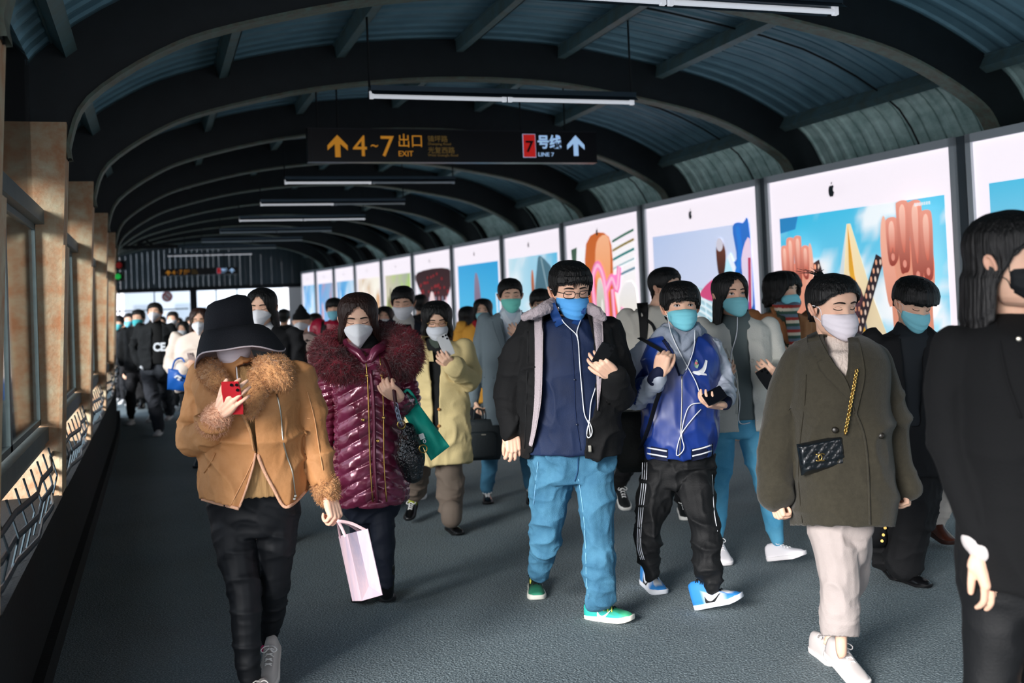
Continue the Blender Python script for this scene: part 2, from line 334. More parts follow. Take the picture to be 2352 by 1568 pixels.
# suspended fluorescent battens
M_batt=mat('batten_white','8d989c',.4); M_tube=mat('fluorescent_tube','e8ebf2',.3,emit=.38); M_tubeoff=mat('dim_fluorescent_tube','aab6bd',.25,emit=.03); M_refl=mat('reflector_metal','4a5a66',.3,metal=.7)
ordn=['nearest, cut by the top edge of the photo','second from the viewer, above the exit sign','third from the viewer, just beyond the exit sign','fourth from the viewer','fifth from the viewer','sixth from the viewer','seventh from the viewer','eighth from the viewer','last one, before the far sign']
for i,k in enumerate([-1,0,2,3,4,5,6,7,8]):
    Y=YA+(k+.5)*PER; cs=cshift(Y); x0,x1=1.62+cs,3.86+cs; zc=3.2
    t=empty('ceiling_light',((x0+x1)/2,Y,zc),'suspended fluorescent batten, '+ordn[i],'lamp','fluorescent battens under the roof')
    h=(x1-x0)/2
    mb=MB(); mb.box((-h,-.06,.035),(h,.06,.075)); mb.add([(-h,-.1,.0),(h,-.1,.0),(h,-.03,.05),(-h,-.03,.05)],[(0,1,2,3),(3,2,1,0)]); mb.add([(-h,.1,.0),(h,.1,.0),(h,.03,.05),(-h,.03,.05)],[(0,1,2,3),(3,2,1,0)]); mb.o('batten',M_refl,t)
    lit=k in (-1,0,8,4)
    for a,b in ((-h,-.01),(.01,h)):
        mb=MB(); mb.tube([(a+.03,0,.0),(b-.03,0,.0)],.017,10); mb.box((a,-.015,-.02),(a+.03,.015,.04)); mb.box((b-.03,-.015,-.02),(b,.015,.04)); mb.o('tube',M_tube if lit or (k in(2,3) and a<-.5) else M_tubeoff,t)
    for x in (-h,h-.02):
        wx=(x0+x1)/2+x-cs; zr=np.interp(wx,PO[5:-5,0],PO[5:-5,1]); mb=MB(); mb.tube([(x+.0,0,.07),(x+.0,0,zr-zc-.02)],.009,6); mb.o('hanger_rod',M_dark,t)
# text helper (built-in font)
def text(s,size,m,parent,loc,sx=1.0,bold=0,name='lettering',rot=(math.pi/2,0,0),depth=.004,align='LEFT'):
    cu=bpy.data.curves.new(name,'FONT'); cu.body=s; cu.size=size; cu.extrude=depth; cu.offset=bold; cu.align_x=align; cu.resolution_u=3
    o=bpy.data.objects.new(name,cu); C.objects.link(o); dg=bpy.context.evaluated_depsgraph_get(); me=bpy.data.meshes.new_from_object(o.evaluated_get(dg)); bpy.data.objects.remove(o); bpy.data.curves.remove(cu)
    me.materials.clear(); me.materials.append(m); q=bpy.data.objects.new(name,me); C.objects.link(q); q.parent=parent; q.location=loc; q.rotation_euler=rot; q.scale=(sx,1,1); return q
def poly(name,pts,y,m,parent,th=.004):
    """flat polygon in XZ plane of parent facing -Y"""
    n=len(pts); V=[(x,y,z) for x,z in pts]+[(x,y+th,z) for x,z in pts]; Fc=[tuple(range(n)),tuple(range(2*n-1,n-1,-1))]+[(i,(i+1)%n+0,(i+1)%n+n,i+n) for i in range(n)]
    me=bpy.data.meshes.new(name); me.from_pydata(V,[],Fc); me.validate(); me.materials.append(m); o=bpy.data.objects.new(name,me); C.objects.link(o); o.parent=parent; return o
M_sign=mat('sign_black','0b0c12',.35); M_amber=mat('amber_letter','d8902a',.5,emit=.32); M_amber2=mat('dim_amber_letter','9a7a3c',.5,emit=.09); M_blue=mat('pale_blue_letter','a9cdf6',.5,emit=.5); M_red=mat('red_field','c8201c',.5,emit=.42); M_red2=M_blue
def sign(Y,x0,x1,z0,z1,label,dim=1):
    W=x1-x0; H=z1-z0; t=empty('hanging_sign',(x0,Y,z0),label,'sign'); mb=MB(); mb.box((0,0,0),(W,.12,H)); mb.o('sign_box',M_sign,t)
    mb=MB(); mb.box((0,-.004,0),(W,0,.008)); mb.box((0,-.004,H-.008),(W,0,H)); mb.box((.035,-.004,0),(.04,0,H)); mb.o('edge_trim',mat('sign_trim','20242c',.4),t)
    u=W/1970.; v=lambda y:H*(1-(y-345)/232.)       # sign crop units
    X=lambda x:(x-65)*u
    def arrow(cx,m,w=64):
        s=w; a=[(cx,375 if m is M_blue else 393)]; y0=a[0][1]; pts=[(cx,y0),(cx+s,y0+72),(cx+s,y0+106),(cx+17,y0+62),(cx+17,y0+152),(cx-17,y0+152),(cx-17,y0+62),(cx-s,y0+106),(cx-s,y0+72)]
        poly('arrow',[(X(a),v(b)) for a,b in pts][::-1],-.006,m,t)
    arrow(251,M_amber)
    text('4',.305*H/.345,M_amber,t,(X(346),-.004,v(537)),1.02,name='numeral'); text('~',.17*H/.345,M_amber,t,(X(462),-.004,v(496)),.8); text('7',.305*H/.345,M_amber,t,(X(520),-.004,v(537)),1.02,name='numeral')
    text('出口',.15*H/.345,M_amber,t,(X(638),-.004,v(465)),.92); text('EXIT',.078*H/.345,M_amber,t,(X(640),-.004,v(536)),1.0)
    text('镇坪路',.073*H/.345,M_amber2,t,(X(838),-.004,v(431)),1); text('Zhenping Road',.033*H/.345,M_amber2,t,(X(838),-.004,v(456)),1.25)
    text('光复西路',.073*H/.345,M_amber2,t,(X(838),-.004,v(511)),1); text('West Guangfu Road',.033*H/.345,M_amber2,t,(X(838),-.004,v(535)),1.2)
    poly('line_badge_edge',[(X(1496),v(541)),(X(1588),v(541)),(X(1588),v(370)),(X(1496),v(370))],-.003,M_blue,t); poly('line_badge',[(X(1499),v(538)),(X(1585),v(538)),(X(1585),v(373)),(X(1499),v(373))],-.007,M_red,t)
    text('7',.17*H/.345,M_sign,t,(X(1512),-.009,v(500)),1.1,bold=.003,name='numeral'); text('号线',.155*H/.345,M_blue,t,(X(1600),-.004,v(465)),.9,bold=.004); text('LINE 7',.06*H/.345,M_blue,t,(X(1602),-.004,v(531)),1.1)
    arrow(1880,M_blue)
    for x in (.11,.32,W-.87,W-.35):
        zr=np.interp(x+x0-cshift(Y),PO[5:-5,0],PO[5:-5,1]); mb=MB(); mb.tube([(x,.06,H),(x,.06,zr-z0)],.009,6); mb.o('hanger_rod',M_dark,t)
    return t
sign(YA+1.5*PER,1.53,4.73,3.08,3.43,'black hanging exit sign with amber 4~7, red line 7 badge and arrows')
sign(29.0,.19,2.16,2.61,2.8,'small dark sign hanging far away before the end wall')
# ------------------------------------------------------------------ light boxes with printed pictures
M_alu=mat('aluminium_frame','d2dade',.45,metal=.15); M_print=mat('backlit_print','ffffff',.6,attr=True,emit=.80)
def lin(c): return np.array(srgb(c))
class Art:
    """flat backlit print: coloured shapes on a sheet; u 0..1 along the box, v 0..1 upwards"""
    def __init__(s,W,Hh): s.W=W; s.H=Hh; s.V=[]; s.F=[]; s.c=[]; s.l=0
    def grad(s,u0,v0,u1,v1,c00,c10,c11,c01,nz=0,n=(14,12),seed=0,c2='ffffff',thr=.5,sc=(3,3)):
        s.l+=1; b=len(s.V); cs=[lin(c) for c in (c00,c10,c11,c01)]; w2=lin(c2)
        for j in range(n[1]+1):
            for i in range(n[0]+1):
                a,d=i/n[0],j/n[1]; col=cs[0]*(1-a)*(1-d)+cs[1]*a*(1-d)+cs[2]*a*d+cs[3]*(1-a)*d
                if nz: q=mnoise.fractal(Vector((a*sc[0]+seed*7.3,d*sc[1],seed)),1,2,4)*.9+.5; q=min(1,max(0,(q-thr)*3))*nz; col=col*(1-q)+w2*q
                s.V.append((u0+(u1-u0)*a,v0+(v1-v0)*d,s.l)); s.c.append(col)
        k=n[0]+1
        for j in range(n[1]):
            for i in range(n[0]): a=b+j*k+i; s.F.append((a,a+1,a+k+1,a+k))
    def poly(s,pts,c,c2=None):
        """smooth-edged polygon; c at first vertices blending to c2 along v"""
        s.l+=1; b=len(s.V); P=np.array(pts,float); v0,v1=P[:,1].min(),P[:,1].max()
        a=lin(c); e=lin(c2) if c2 else a
        for p in P: t=(p[1]-v0)/(v1-v0+1e-9); s.V.append((p[0],p[1],s.l)); s.c.append(a*(1-t)+e*t)
        s.F.append(tuple(range(b,b+len(P))))
    def blob(s,pts,c,c2=None,sub=4): 
        P=np.array(pts,float); Q=np.vstack([P[-2:],P,P[:2]]); q=catmull(Q,sub)[sub*2:-sub*2+1][:-1] if False else catmull(Q,sub)[2*sub:(len(P)+2)*sub]; s.poly(q,c,c2)
    def ell(s,u,v,a,b,c,c2=None,rot=0,n=20):
        t=np.linspace(0,2*np.pi,n,endpoint=False); x=np.cos(t)*a; y=np.sin(t)*b; s.poly(np.stack([u+(x*math.cos(rot)-y*math.sin(rot)),v+(x*math.sin(rot)+y*math.cos(rot))],1),c,c2)
    def stroke(s,pts,w,c,c2=None):
        P=catmull(pts,4) if len(pts)>2 else np.array(pts,float); T=np.gradient(P,axis=0); T/=np.linalg.norm(T,axis=1)[:,None]+1e-9; N=np.stack([-T[:,1],T[:,0]],1)*w/2; s.poly(np.vstack([P+N,(P-N)[::-1]]),c,c2)
    def build(s,parent,A,B,z0,z1):
        A=np.array(A);B=np.array(B); n=np.array([-(B-A)[1],(B-A)[0]]); n=n/np.linalg.norm(n); 
        if n[0]>0: n=-n
        V=[]
        for u,v,l in s.V: p=A+(B-A)*u+n*(.0006*l); V.append((p[0],p[1],z0+(z1-z0)*v))
        o=mesh('print',V,s.F,M_print,parent,cols=np.array(s.c)); 
        return o
APPLE=[(0,.62),(.18,.70),(.40,.66),(.52,.48),(.40,.34),(.36,.12),(.44,-.08),(.56,-.16),(.46,-.42),(.28,-.66),(.12,-.68),(0,-.62),(-.14,-.68),(-.32,-.62),(-.50,-.34),(-.56,0),(-.52,.34),(-.36,.60),(-.16,.68)]
LEAF=[(.0,.78),(.02,.98),(.20,1.12),(.22,.94)]
def logo(a,u,v,h,W,Hh,c='10181c'):
    s=h/2; r=Hh/W
    a.blob([(u+x*s*r,v+y*s) for x,y in APPLE],c); a.blob([(u+x*s*r,v+y*s) for x,y in LEAF],c)
def frame_pic(a,u0,u1,v1): pass
W0='f0e6ee'
# picture areas in box-local u,v (v: 0 bottom .. 1 top)
def base(a): a.grad(0,0,1,1,W0,W0,'f3eaf2','f3eaf2',n=(2,2))
Z0,Z1=.16,2.70
def hand_art(a,cx,cy,s,flip,sk=('b5604c','e8a58c')):
    f=-1 if flip else 1; k=lambda pts:[(cx+f*x*s*.85,cy+y*s) for x,y in pts]
    dk,lt=sk
    a.blob(k([(-.42,-.9),(-.46,-.3),(-.5,.1),(-.55,.35),(-.2,.45),(.3,.42),(.55,.3),(.58,-.1),(.5,-.5),(.46,-1.1),(.0,-1.2),(-.3,-1.1)]),'c98068','e09a80')
    a.blob(k([(-.62,.75),(-.52,.82),(-.40,.3),(-.3,-.2),(-.5,-.5),(-.62,0),(-.66,.4)]),'d98f78','efb29c')        # thumb edge
    for x,t,w,l in ((-.36,.80,.15,.62),(-.08,1.02,.155,.95),(.22,1.0,.155,1.1),(.46,.84,.14,.9)):
        a.blob(k([(x-w,t-.12),(x-w*.7,t),(x+w*.7,t),(x+w,t-.14),(x+w*.95,t-.5),(x+w*.75,t-l),(x,t-l-.08),(x-w*.75,t-l)]),'8e3a30','e89a86')
        a.blob(k([(x-w*.5,t-.14),(x,t-.04),(x+w*.4,t-.14),(x+w*.3,t-.5),(x,t-l+.2),(x-w*.4,t-.5)]),'c9644f','f6c3b0')
        a.ell(cx+f*x*s*.85,cy+(t-l+.05)*s,w*.24*s,.055*s,'dd8f7e')
    for i in range(5): a.stroke(k([(.05+.09*i,-.25-.04*i),(.12+.07*i,-.6),(.16+.05*i,-.95)]),.012*s,'a55f48')
def art_box1(a,W,Hh):                       # hands with film strips and a tower
    u0,u1,v0,v1=.062,.955,.05,.845
    a.grad(u0,v0,u1,v1,'a7dcec','9fd6ea','57bfe0','2fb3da',1,(30,24),3,'e6eef2',.5,(4,5))
    a.poly([(u0,v1),(u0+.12,v1),(u0+.1,v1-.05),(u0,v1-.06)],'2a7fb8')
    a.poly([(.30,.20),(.42,.62),(.47,.79),(.49,.79),(.60,.5),(.78,.12),(.55,.05)],'c9b8a0','f0dcae')   # tower
    a.poly([(.47,.79),(.44,.60),(.36,.35),(.33,.35),(.42,.62)],'b9c6cc','cfd8da'); a.poly([(.475,.79),(.50,.6),(.55,.42),(.52,.42),(.47,.62)],'e8b23a','c98a2a')
    for i in range(9): a.stroke([(.50+.022*i,.52-.045*i),(.52+.022*i,.43-.045*i)],.012,'e0a832' if i%2 else '5a6470')
    a.ell(.44,.47,.115,.135,'3a2530','4a3038'); 
    for j in range(7):
        for i in range(9):
            x=.355+.021*i; y=.37+.033*j
            if ((x-.44)/.1)**2+((y-.47)/.125)**2<1: a.poly([(x,y),(x+.009,y),(x+.009,y+.016),(x,y+.016)],'c98a6c')
    a.ell(.445,.38,.05,.075,'b56a58','f0b8a8'); a.blob([(.36,.2),(.45,.33),(.54,.2),(.56,.05),(.34,.05)],'7fc8d8','d8e8ea')
    for A_,B_ in (((.30,.66),(.44,.27)),((.665,.66),(.47,.27))):
        a.stroke([A_,B_],.045,'2a2228')
        for t in np.linspace(.05,.95,13):
            x=A_[0]*(1-t)+B_[0]*t; y=A_[1]*(1-t)+B_[1]*t; a.ell(x-.011,y,.005,.010,'e0a080'); a.ell(x+.011,y,.005,.010,'d8c0b0')
    hand_art(a,.20,.575,.185,True,('b5604c','e8a58c')); hand_art(a,.815,.60,.235,False)
    logo(a,.44,.915,.062,W,Hh)
    for i in range(7): a.poly([(.86+.011*i,v1-.028),(.868+.011*i,v1-.028),(.868+.011*i,v1-.018),(.86+.011*i,v1-.018)],'d8e8ee')
def art_box2(a,W,Hh):                       # sky, stadium roof, patterned garment
    u0,u1,v0,v1=.06,.93,.05,.85
    a.grad(u0,v0,u1,v1,'d9d6e2','d4d6e4','c9d2ea','aebfe0',n=(6,6))
    a.blob([(.08,.42),(.2,.53),(.42,.585),(.62,.555),(.8,.44),(.88,.3),(.1,.25)],'7f9fae','a8c4cc')
    for i in range(9): a.stroke([(.10+.09*i,.42),(.16+.075*i,.57-.01*abs(i-4))],.006,'d8e6ea')
    for j in range(4): a.stroke([(.10,.42-.03*j),(.3,.55-.03*j),(.5,.565-.03*j),(.8,.45-.035*j)],.008,'dfe9ec')
    a.blob([(.1,.32),(.3,.43),(.5,.45),(.72,.33),(.7,.1),(.15,.1)],'d8ccc4','c4b8b2')
    a.blob([(.70,.35),(.66,.58),(.74,.68),(.82,.70),(.80,.84),(.88,.85),(.93,.8),(.93,.05),(.72,.05)],'1f3f7a','2f6fc4')
    a.blob([(.68,.45),(.72,.66),(.78,.72),(.80,.5),(.74,.3)],'5cc0e6','bfe6f2'); a.stroke([(.76,.72),(.83,.6),(.85,.5),(.80,.38)],.03,'e4eaf4')
    a.blob([(.66,.76),(.70,.79),(.735,.74),(.725,.66),(.69,.61),(.665,.66)],'2a1a18','6b3c2e'); a.ell(.69,.77,.028,.03,'c8c4d0')
    a.stroke([(.84,.84),(.85,.72),(.80,.6)],.03,'2a78d0'); a.blob([(.86,.70),(.93,.78),(.93,.5),(.88,.55)],'c6cfea','e8c9dc'); a.stroke([(.9,.3),(.91,.5),(.92,.7)],.02,'b53a5c')
    a.blob([(.50,.55),(.64,.62),(.66,.52)],'c94a78'); a.stroke([(.7,.3),(.84,.42),(.92,.3)],.05,'1e5a9e'); a.blob([(.72,.22),(.80,.33),(.92,.25),(.93,.05),(.72,.05)],'12305a','2a5c94')
    logo(a,.45,.925,.055,W,Hh)
def art_box3(a,W,Hh):                       # orange skin tones, pink glasses, street
    u0,u1,v0,v1=.06,.93,.05,.85
    a.grad(u0,v0,u1,v1,'efe6dc','f0e8e0','f2eef0','f0eef4',n=(4,4))
    a.poly([(.07,.85),(.16,.86),(.13,.70),(.09,.70)],'3e5a48'); a.blob([(.30,.87),(.62,.89),(.66,.6),(.74,.3),(.78,.05),(.30,.05),(.28,.4)],'d0662a','c2622c')
    a.blob([(.45,.87),(.62,.88),(.60,.6),(.50,.5),(.42,.65)],'e88a3c','f0b088'); a.blob([(.30,.3),(.45,.5),(.55,.3),(.5,.05),(.3,.05)],'e8a03c','f2c49a')
    for j in range(5): a.stroke([(.66,.86-.05*j),(.80,.885-.05*j),(.93,.905-.05*j)],.014,['3e6a58','8a7a4a','2f7a78','b0c4c8','6a8a9a'][j])
    a.blob([(.72,.55),(.93,.6),(.93,.1),(.78,.1)],'e8dcb0','e6e2e4'); a.ell(.85,.35,.06,.07,'d8c24a','b8b060')
    for c,w in (('e77fb0',.055),('f4b8d4',.022)):
        a.stroke([(.40,.45),(.38,.66),(.46,.74),(.54,.64),(.56,.42),(.52,.28),(.46,.26),(.41,.36),(.40,.45)],w,c); a.stroke([(.56,.6),(.64,.66),(.70,.60),(.74,.72)],w,c); a.stroke([(.64,.6),(.66,.42),(.72,.35),(.76,.5)],w*.8,c)
    a.ell(.48,.5,.06,.17,'9aa08a','d8d4cc'); a.ell(.50,.45,.02,.1,'e8e4dc'); a.stroke([(.44,.36),(.52,.34),(.6,.2)],.02,'f6dce6')
    logo(a,.47,.925,.05,W,Hh)
def art_box4(a,W,Hh):                       # umbrella and green coat
    u0,u1,v0,v1=.06,.93,.05,.85
    a.grad(u0,v0,u1,v1,'b8d8e0','9ccfe4','58b4d8','c0dce6',.8,(12,10),5,'f0f2f4',.5)
    a.blob([(.5,.45),(.58,.76),(.66,.84),(.93,.66),(.93,.3),(.7,.4)],'3c5a68','4a7080'); a.stroke([(.66,.83),(.8,.5)],.012,'9ab4bc')
    a.blob([(.42,.05),(.45,.4),(.56,.56),(.70,.46),(.85,.3),(.9,.05)],'4a8a2e','8ad040'); a.ell(.50,.66,.028,.1,'8a4a30','c07050')
    logo(a,.45,.925,.045,W,Hh)
def art_box5(a,W,Hh):                       # blue sky and a tall mottled form
    a.grad(.07,.05,.93,.85,'5cc0e0','62c4e2','2c9ad0','3aa0d4',n=(4,6))
    a.blob([(.42,.62),(.46,.78),(.53,.72),(.56,.5),(.5,.3),(.42,.35)],'5a4a62','8a7a90'); a.blob([(.2,.1),(.26,.4),(.36,.5),(.46,.3),(.5,.05),(.22,.05)],'b0404a','e0a8a8'); a.stroke([(.88,.62),(.9,.3)],.03,'d8e4ec'); a.stroke([(.4,.3),(.5,.12)],.06,'e06a3a')
    logo(a,.45,.925,.04,W,Hh)
def art_box6(a,W,Hh):                       # dark red canopy over white drapes
    a.grad(.07,.05,.93,.85,'d8d4dc','e0dce4','d4dce4','d4dce4',n=(4,4))
    a.blob([(.07,.84),(.93,.84),(.93,.66),(.7,.56),(.4,.56),(.1,.70)],'3a1418','2a1216'); 
    for i in range(26): a.ell(.12+.8*random.random(),.64+.18*random.random(),.02,.012,'8a1a20')
    for i in range(9): a.stroke([(.14+.09*i,.62),(.12+.09*i,.1)],.022,'8a94a8' if i%2 else 'c08a90')
    a.blob([(.42,.6),(.56,.6),(.6,.05),(.4,.05)],'b88a8c','e8d0d0'); logo(a,.45,.925,.035,W,Hh)
def mk_generic(cols,seed):
    def f(a,W,Hh):
        r=random.Random(seed); a.grad(.07,.05,.93,.85,cols[0],cols[1],cols[1],cols[0],.7,(8,8),seed,cols[2],.45)
        for i in range(7):
            x=.15+.7*r.random(); a.blob([(x-.05,.1),(x-.07*r.random()-.02,.45),(x,.55+.25*r.random()),(x+.06,.4),(x+.04,.1)],cols[2+i%(len(cols)-2)],cols[2+(i+1)%(len(cols)-2)])
        logo(a,.45,.925,.03,W,Hh)
    return f
def art_box0(a,W,Hh):                       # right edge: blue sky, ribbed tube and sport shoe
    a.grad(.06,.05,.95,.86,'cfe6ee','cfe6ee','58bcd8','4fb6d8',n=(4,6)); a.blob([(.09,.3),(.10,.62),(.16,.70),(.24,.70),(.30,.6),(.3,.2),(.1,.2)],'b8c0b0','c8ccb8')
    for i in range(8): a.stroke([(.10,.3+.045*i),(.26,.32+.045*i)],.006,'8f9a88')
    a.blob([(.2,.69),(.26,.70),(.30,.62),(.26,.6)],'d8b83a'); a.blob([(.36,.79),(.40,.81),(.46,.78),(.46,.75),(.38,.77)],'1a2228'); logo(a,.45,.93,.06,W,Hh)
G=[mk_generic(['c8c0a8','9aa890','a8d040','6a5a50','b8c0c8'],1),mk_generic(['eee6d8','f0eadc','b0783a','e8e4e0','c89050','f4f0ec'],2),mk_generic(['3a90cc','62b0dc','d8e4ec','b8304a','7ab0d8'],3),mk_generic(['4a9ad4','88a8c8','c88a90','d8c8d0','a85a60'],4),mk_generic(['2f8cc8','8cc0e0','d8e4f0','5a9ac8'],5),mk_generic(['58a0c8','b8606a','d84a50','c0d8e8'],6),mk_generic(['88a8c8','5a98c8','e8e4ec','c89a90'],7)]
ARTS=[(art_box0,'blue sky with ribbed tube and a shoe'),(art_box0,'blue sky with ribbed tube, cut by the right photo edge'),(art_box1,'two giant hands holding film strips before a tower'),(art_box2,'pale sky, arched roof and blue garment'),(art_box3,'orange picture with pink glasses'),(art_box4,'green coat under a dark umbrella'),(art_box5,'deep blue sky and a tall mauve form'),(art_box6,'dark red canopy above white drapes'),(G[0],'greenish grey tangled picture, next beyond the red canopy one'),(G[1],'cream picture with a brown ochre streak'),(G[2],'blue picture with red and white shapes'),(G[3],'blue and dusty rose picture'),(G[4],'plain light blue picture'),(G[5],'blue and red striped picture far off')]
for i in range(len(WP)-1):
    if i==0: continue
    (xa,ya),(xb,yb)=WP[i],WP[i+1]; fn,lab=ARTS[i-1] if i-1<len(ARTS) else (G[6],'farthest pale blue picture')
    if i==1: lab='off-frame neighbour beside the viewer'
    A=np.array((xb,yb)); B=np.array((xa,ya)); d=(B-A); Lb=np.linalg.norm(d); d/=Lb; A2=A+d*.06; B2=B-d*.06
    t=empty('light_box',((xa+xb)/2,(ya+yb)/2,0),'tall backlit advertising light box, '+lab,'light box','row of advertising light boxes'); t0=np.array(t.location)
    n=np.array([-d[1],d[0]]); n=n if n[0]<0 else -n
    def q(P,o,z): p=P+n*o; return (p[0]-t0[0],p[1]-t0[1],z)
    mb=MB()
    for P,Q,za,zb in ((A2,A2+d*.055,.14,2.76),(B2-d*.055,B2,.14,2.76),(A2,B2,.14,.2),(A2,B2,2.69,2.76)):
        V=[q(P,-.14,za),q(Q,-.14,za),q(Q,.03,za),q(P,.03,za),q(P,-.14,zb),q(Q,-.14,zb),q(Q,.03,zb),q(P,.03,zb)]
        mb.add(V,[(0,3,2,1),(4,5,6,7),(0,1,5,4),(1,2,6,5),(2,3,7,6),(3,0,4,7)])
    mb.o('frame',M_alu,t)
    a=Art(Lb,Z1-Z0); base(a); fn(a,Lb,Z1-Z0); a.build(t,(A2+d*.04-t0[:2]),(B2-d*.04-t0[:2]),Z0,Z1)
    mb=MB(); V=[q(B2+d*(a),o,z) for z in (.14,2.76) for a,o in ((.003,-.1),(.085,-.1),(.085,.0),(.003,.0))]
    mb.add(V,[(0,3,2,1),(4,5,6,7),(0,1,5,4),(1,2,6,5),(2,3,7,6),(3,0,4,7)]); mb.o('joint_strip',mat('joint_grey','566066',.5),t)
# ------------------------------------------------------------------ body and garment tools
AX=np.array([Rv[0],Rv[1],0]); AX/=np.linalg.norm(AX); BX=np.array([-AX[1],AX[0],0]); ZX=np.array([0,0,1.])   # AX lateral, BX away from the viewer
if BX@Dv<0: BX=-BX
BASE=np.stack([AX,BX,ZX],1)
def rot(ax,a):
    return np.array(Matrix.Rotation(math.radians(a),3,ax))
def vn(P,seed=0):
    P=np.asarray(P)+seed*17.13; i=np.floor(P).astype(np.int64); f=P-i; f=f*f*(3-2*f); out=np.zeros(len(P))
    for a in (0,1):
        for b in (0,1):
            for c in (0,1):
                h=((i[:,0]+a)*73856093)^((i[:,1]+b)*19349663)^((i[:,2]+c)*83492791); h=(h&0xffffff)*2654435761%16777216/16777216.
                out+=h*(f[:,0] if a else 1-f[:,0])*(f[:,1] if b else 1-f[:,1])*(f[:,2] if c else 1-f[:,2])
    return out
def folds(V,amp=.006,sc=(6,6,14),seed=0,warp=.12):
    wv=np.stack([vn(V*3,seed+1),vn(V*3,seed+2),vn(V*3,seed+3)],1)*warp*2
    Q=(V+wv)*np.array(sc); r=1-np.abs(2*vn(Q,seed+5)-1); r2=1-np.abs(2*vn(Q*2.1,seed+9)-1)
    return amp*(r**3*1.6+.5*r2**3-.55)
def fuse(parts,voxel,sm=2):
    V=[];Fc=[];n=0
    for v,f in parts: V.append(np.asarray(v)); Fc+=[tuple(int(i)+n for i in q) for q in f]; n+=len(v)
    V=np.vstack(V); me=bpy.data.meshes.new('t'); me.from_pydata(V.tolist(),[],Fc); o=bpy.data.objects.new('t',me); C.objects.link(o)
    m=o.modifiers.new('r','REMESH'); m.mode='VOXEL'; m.voxel_size=voxel; m.adaptivity=0
    if sm: s=o.modifiers.new('s','SMOOTH'); s.factor=.5; s.iterations=sm
    dg=bpy.context.evaluated_depsgraph_get(); me2=bpy.data.meshes.new_from_object(o.evaluated_get(dg)); bpy.data.objects.remove(o); bpy.data.meshes.remove(me)
    return me2
def arrays(me):
    n=len(me.vertices); V=np.empty(n*3,np.float32); me.vertices.foreach_get('co',V); N=np.empty(n*3,np.float32); me.vertices.foreach_get('normal',N)
    return V.reshape(-1,3).astype(float),N.reshape(-1,3).astype(float)
def inpoly(x,y,P):
    P=np.asarray(P,float); r=np.zeros(len(x),bool); j=len(P)-1
    for i in range(len(P)):
        c=((P[i,1]>y)!=(P[j,1]>y))&(x<(P[j,0]-P[i,0])*(y-P[i,1])/(P[j,1]-P[i,1]+1e-12)+P[i,0]); r^=c; j=i
    return r
HP=np.array([(-.5,.08,.30,.05),(-.46,.16,.365,.08),(-.40,.215,.385,.12),(-.30,.262,.38,.22),(-.18,.295,.37,.32),(-.05,.32,.362,.40),(.05,.335,.37,.44),(.15,.345,.382,.45),(.27,.33,.36,.42),(.38,.27,.29,.33),(.46,.165,.175,.19),(.5,.02,.02,.02)])
def hsurf(th,z,t=0.):
    """head surface at angle th (0 front), height z, offset t"""
    z=np.asarray(z,float); zz=np.clip(z,-.5,.5); w_=np.interp(zz,HP[:,0],HP[:,1])+t; f_=np.interp(zz,HP[:,0],HP[:,2])+t; b_=np.interp(zz,HP[:,0],HP[:,3])+t
    s=np.sin(th); c=np.cos(th); x=w_*np.sign(s)*np.abs(s)**.92; y=np.where(c>0,-f_*np.abs(c)**.9,b_*np.abs(c)**.95); return x,y
def g2(x,z,cx,cz,sx,sz): return np.exp(-((x-cx)/sx)**2-((z-cz)/sz)**2)
def feat(x,z,jaw=0.):
    nose=.085*np.exp(-(x/.06)**2)*np.interp(z,[-.24,-.195,-.15,-.03,.05,.1],[0,.55,1,.35,.1,0])+.03*(g2(x,z,.05,-.17,.028,.035)+g2(x,z,-.05,-.17,.028,.035))
    e=-.045*(g2(x,z,.14,.03,.085,.06)+g2(x,z,-.14,.03,.085,.06))+.030*(g2(x,z,.145,.022,.05,.035)+g2(x,z,-.145,.022,.05,.035))
    br=.014*(g2(x,z,.14,.115,.1,.035)+g2(x,z,-.14,.115,.1,.035)); ch=.02*(g2(x,z,.18,-.12,.08,.09)+g2(x,z,-.18,-.12,.08,.09))
    lp=.026*g2(x,z,0,-.265,.075,.022)+.024*g2(x,z,0,-.315,.06,.024)-.015*g2(x,z,0,-.365,.07,.02)+.02*g2(x,z,0,-.43,.07,.05)
    return nose+e+br+ch+lp
def fsurf(x,z,off=0.):
    x=np.asarray(x,float); z=np.asarray(z,float); w_=np.interp(z,HP[:,0],HP[:,1]); f_=np.interp(z,HP[:,0],HP[:,2]); s=np.clip(np.abs(x)/w_,0,1)**(1/.92); c=np.sqrt(1-s*s); return -f_*c**.9-feat(x,z)-off
def headgrid(nt=64,nz=60):
    th=np.linspace(-np.pi,np.pi,nt,endpoint=False); zs=np.concatenate([np.linspace(-.5,-.44,5)[:-1],np.linspace(-.44,.4,nz),np.array([.43,.46,.48,.493,.5])]); V=[]
    for z in zs:
        x,y=hsurf(th,np.full(nt,z)); fr=np.cos(th)>0; y=y-np.where(fr,feat(x,np.full(nt,z))*np.clip(np.cos(th)*2.2,0,1),0); V.append(np.stack([x,y,np.full(nt,z)],1))
    n=len(zs); Fc=[(i*nt+j,i*nt+(j+1)%nt,(i+1)*nt+(j+1)%nt,(i+1)*nt+j) for i in range(n-1) for j in range(nt)]+[tuple(range(nt-1,-1,-1)),tuple(range((n-1)*nt,n*nt))]
    return np.vstack(V),Fc
HG=headgrid()
M_skin=mat('skin','e2ab8f',.5,noise=(14,'dfa58c',.35),bump=(160,.06),sub=.12,attr=True)
M_hair=mat('black_hair','0a0909',.5,spec=.35,bump=(110,.9,(1,1,.06)))
M_hairb=mat('brown_hair','2a1610',.5,spec=.4,bump=(110,.9,(1,1,.06)))
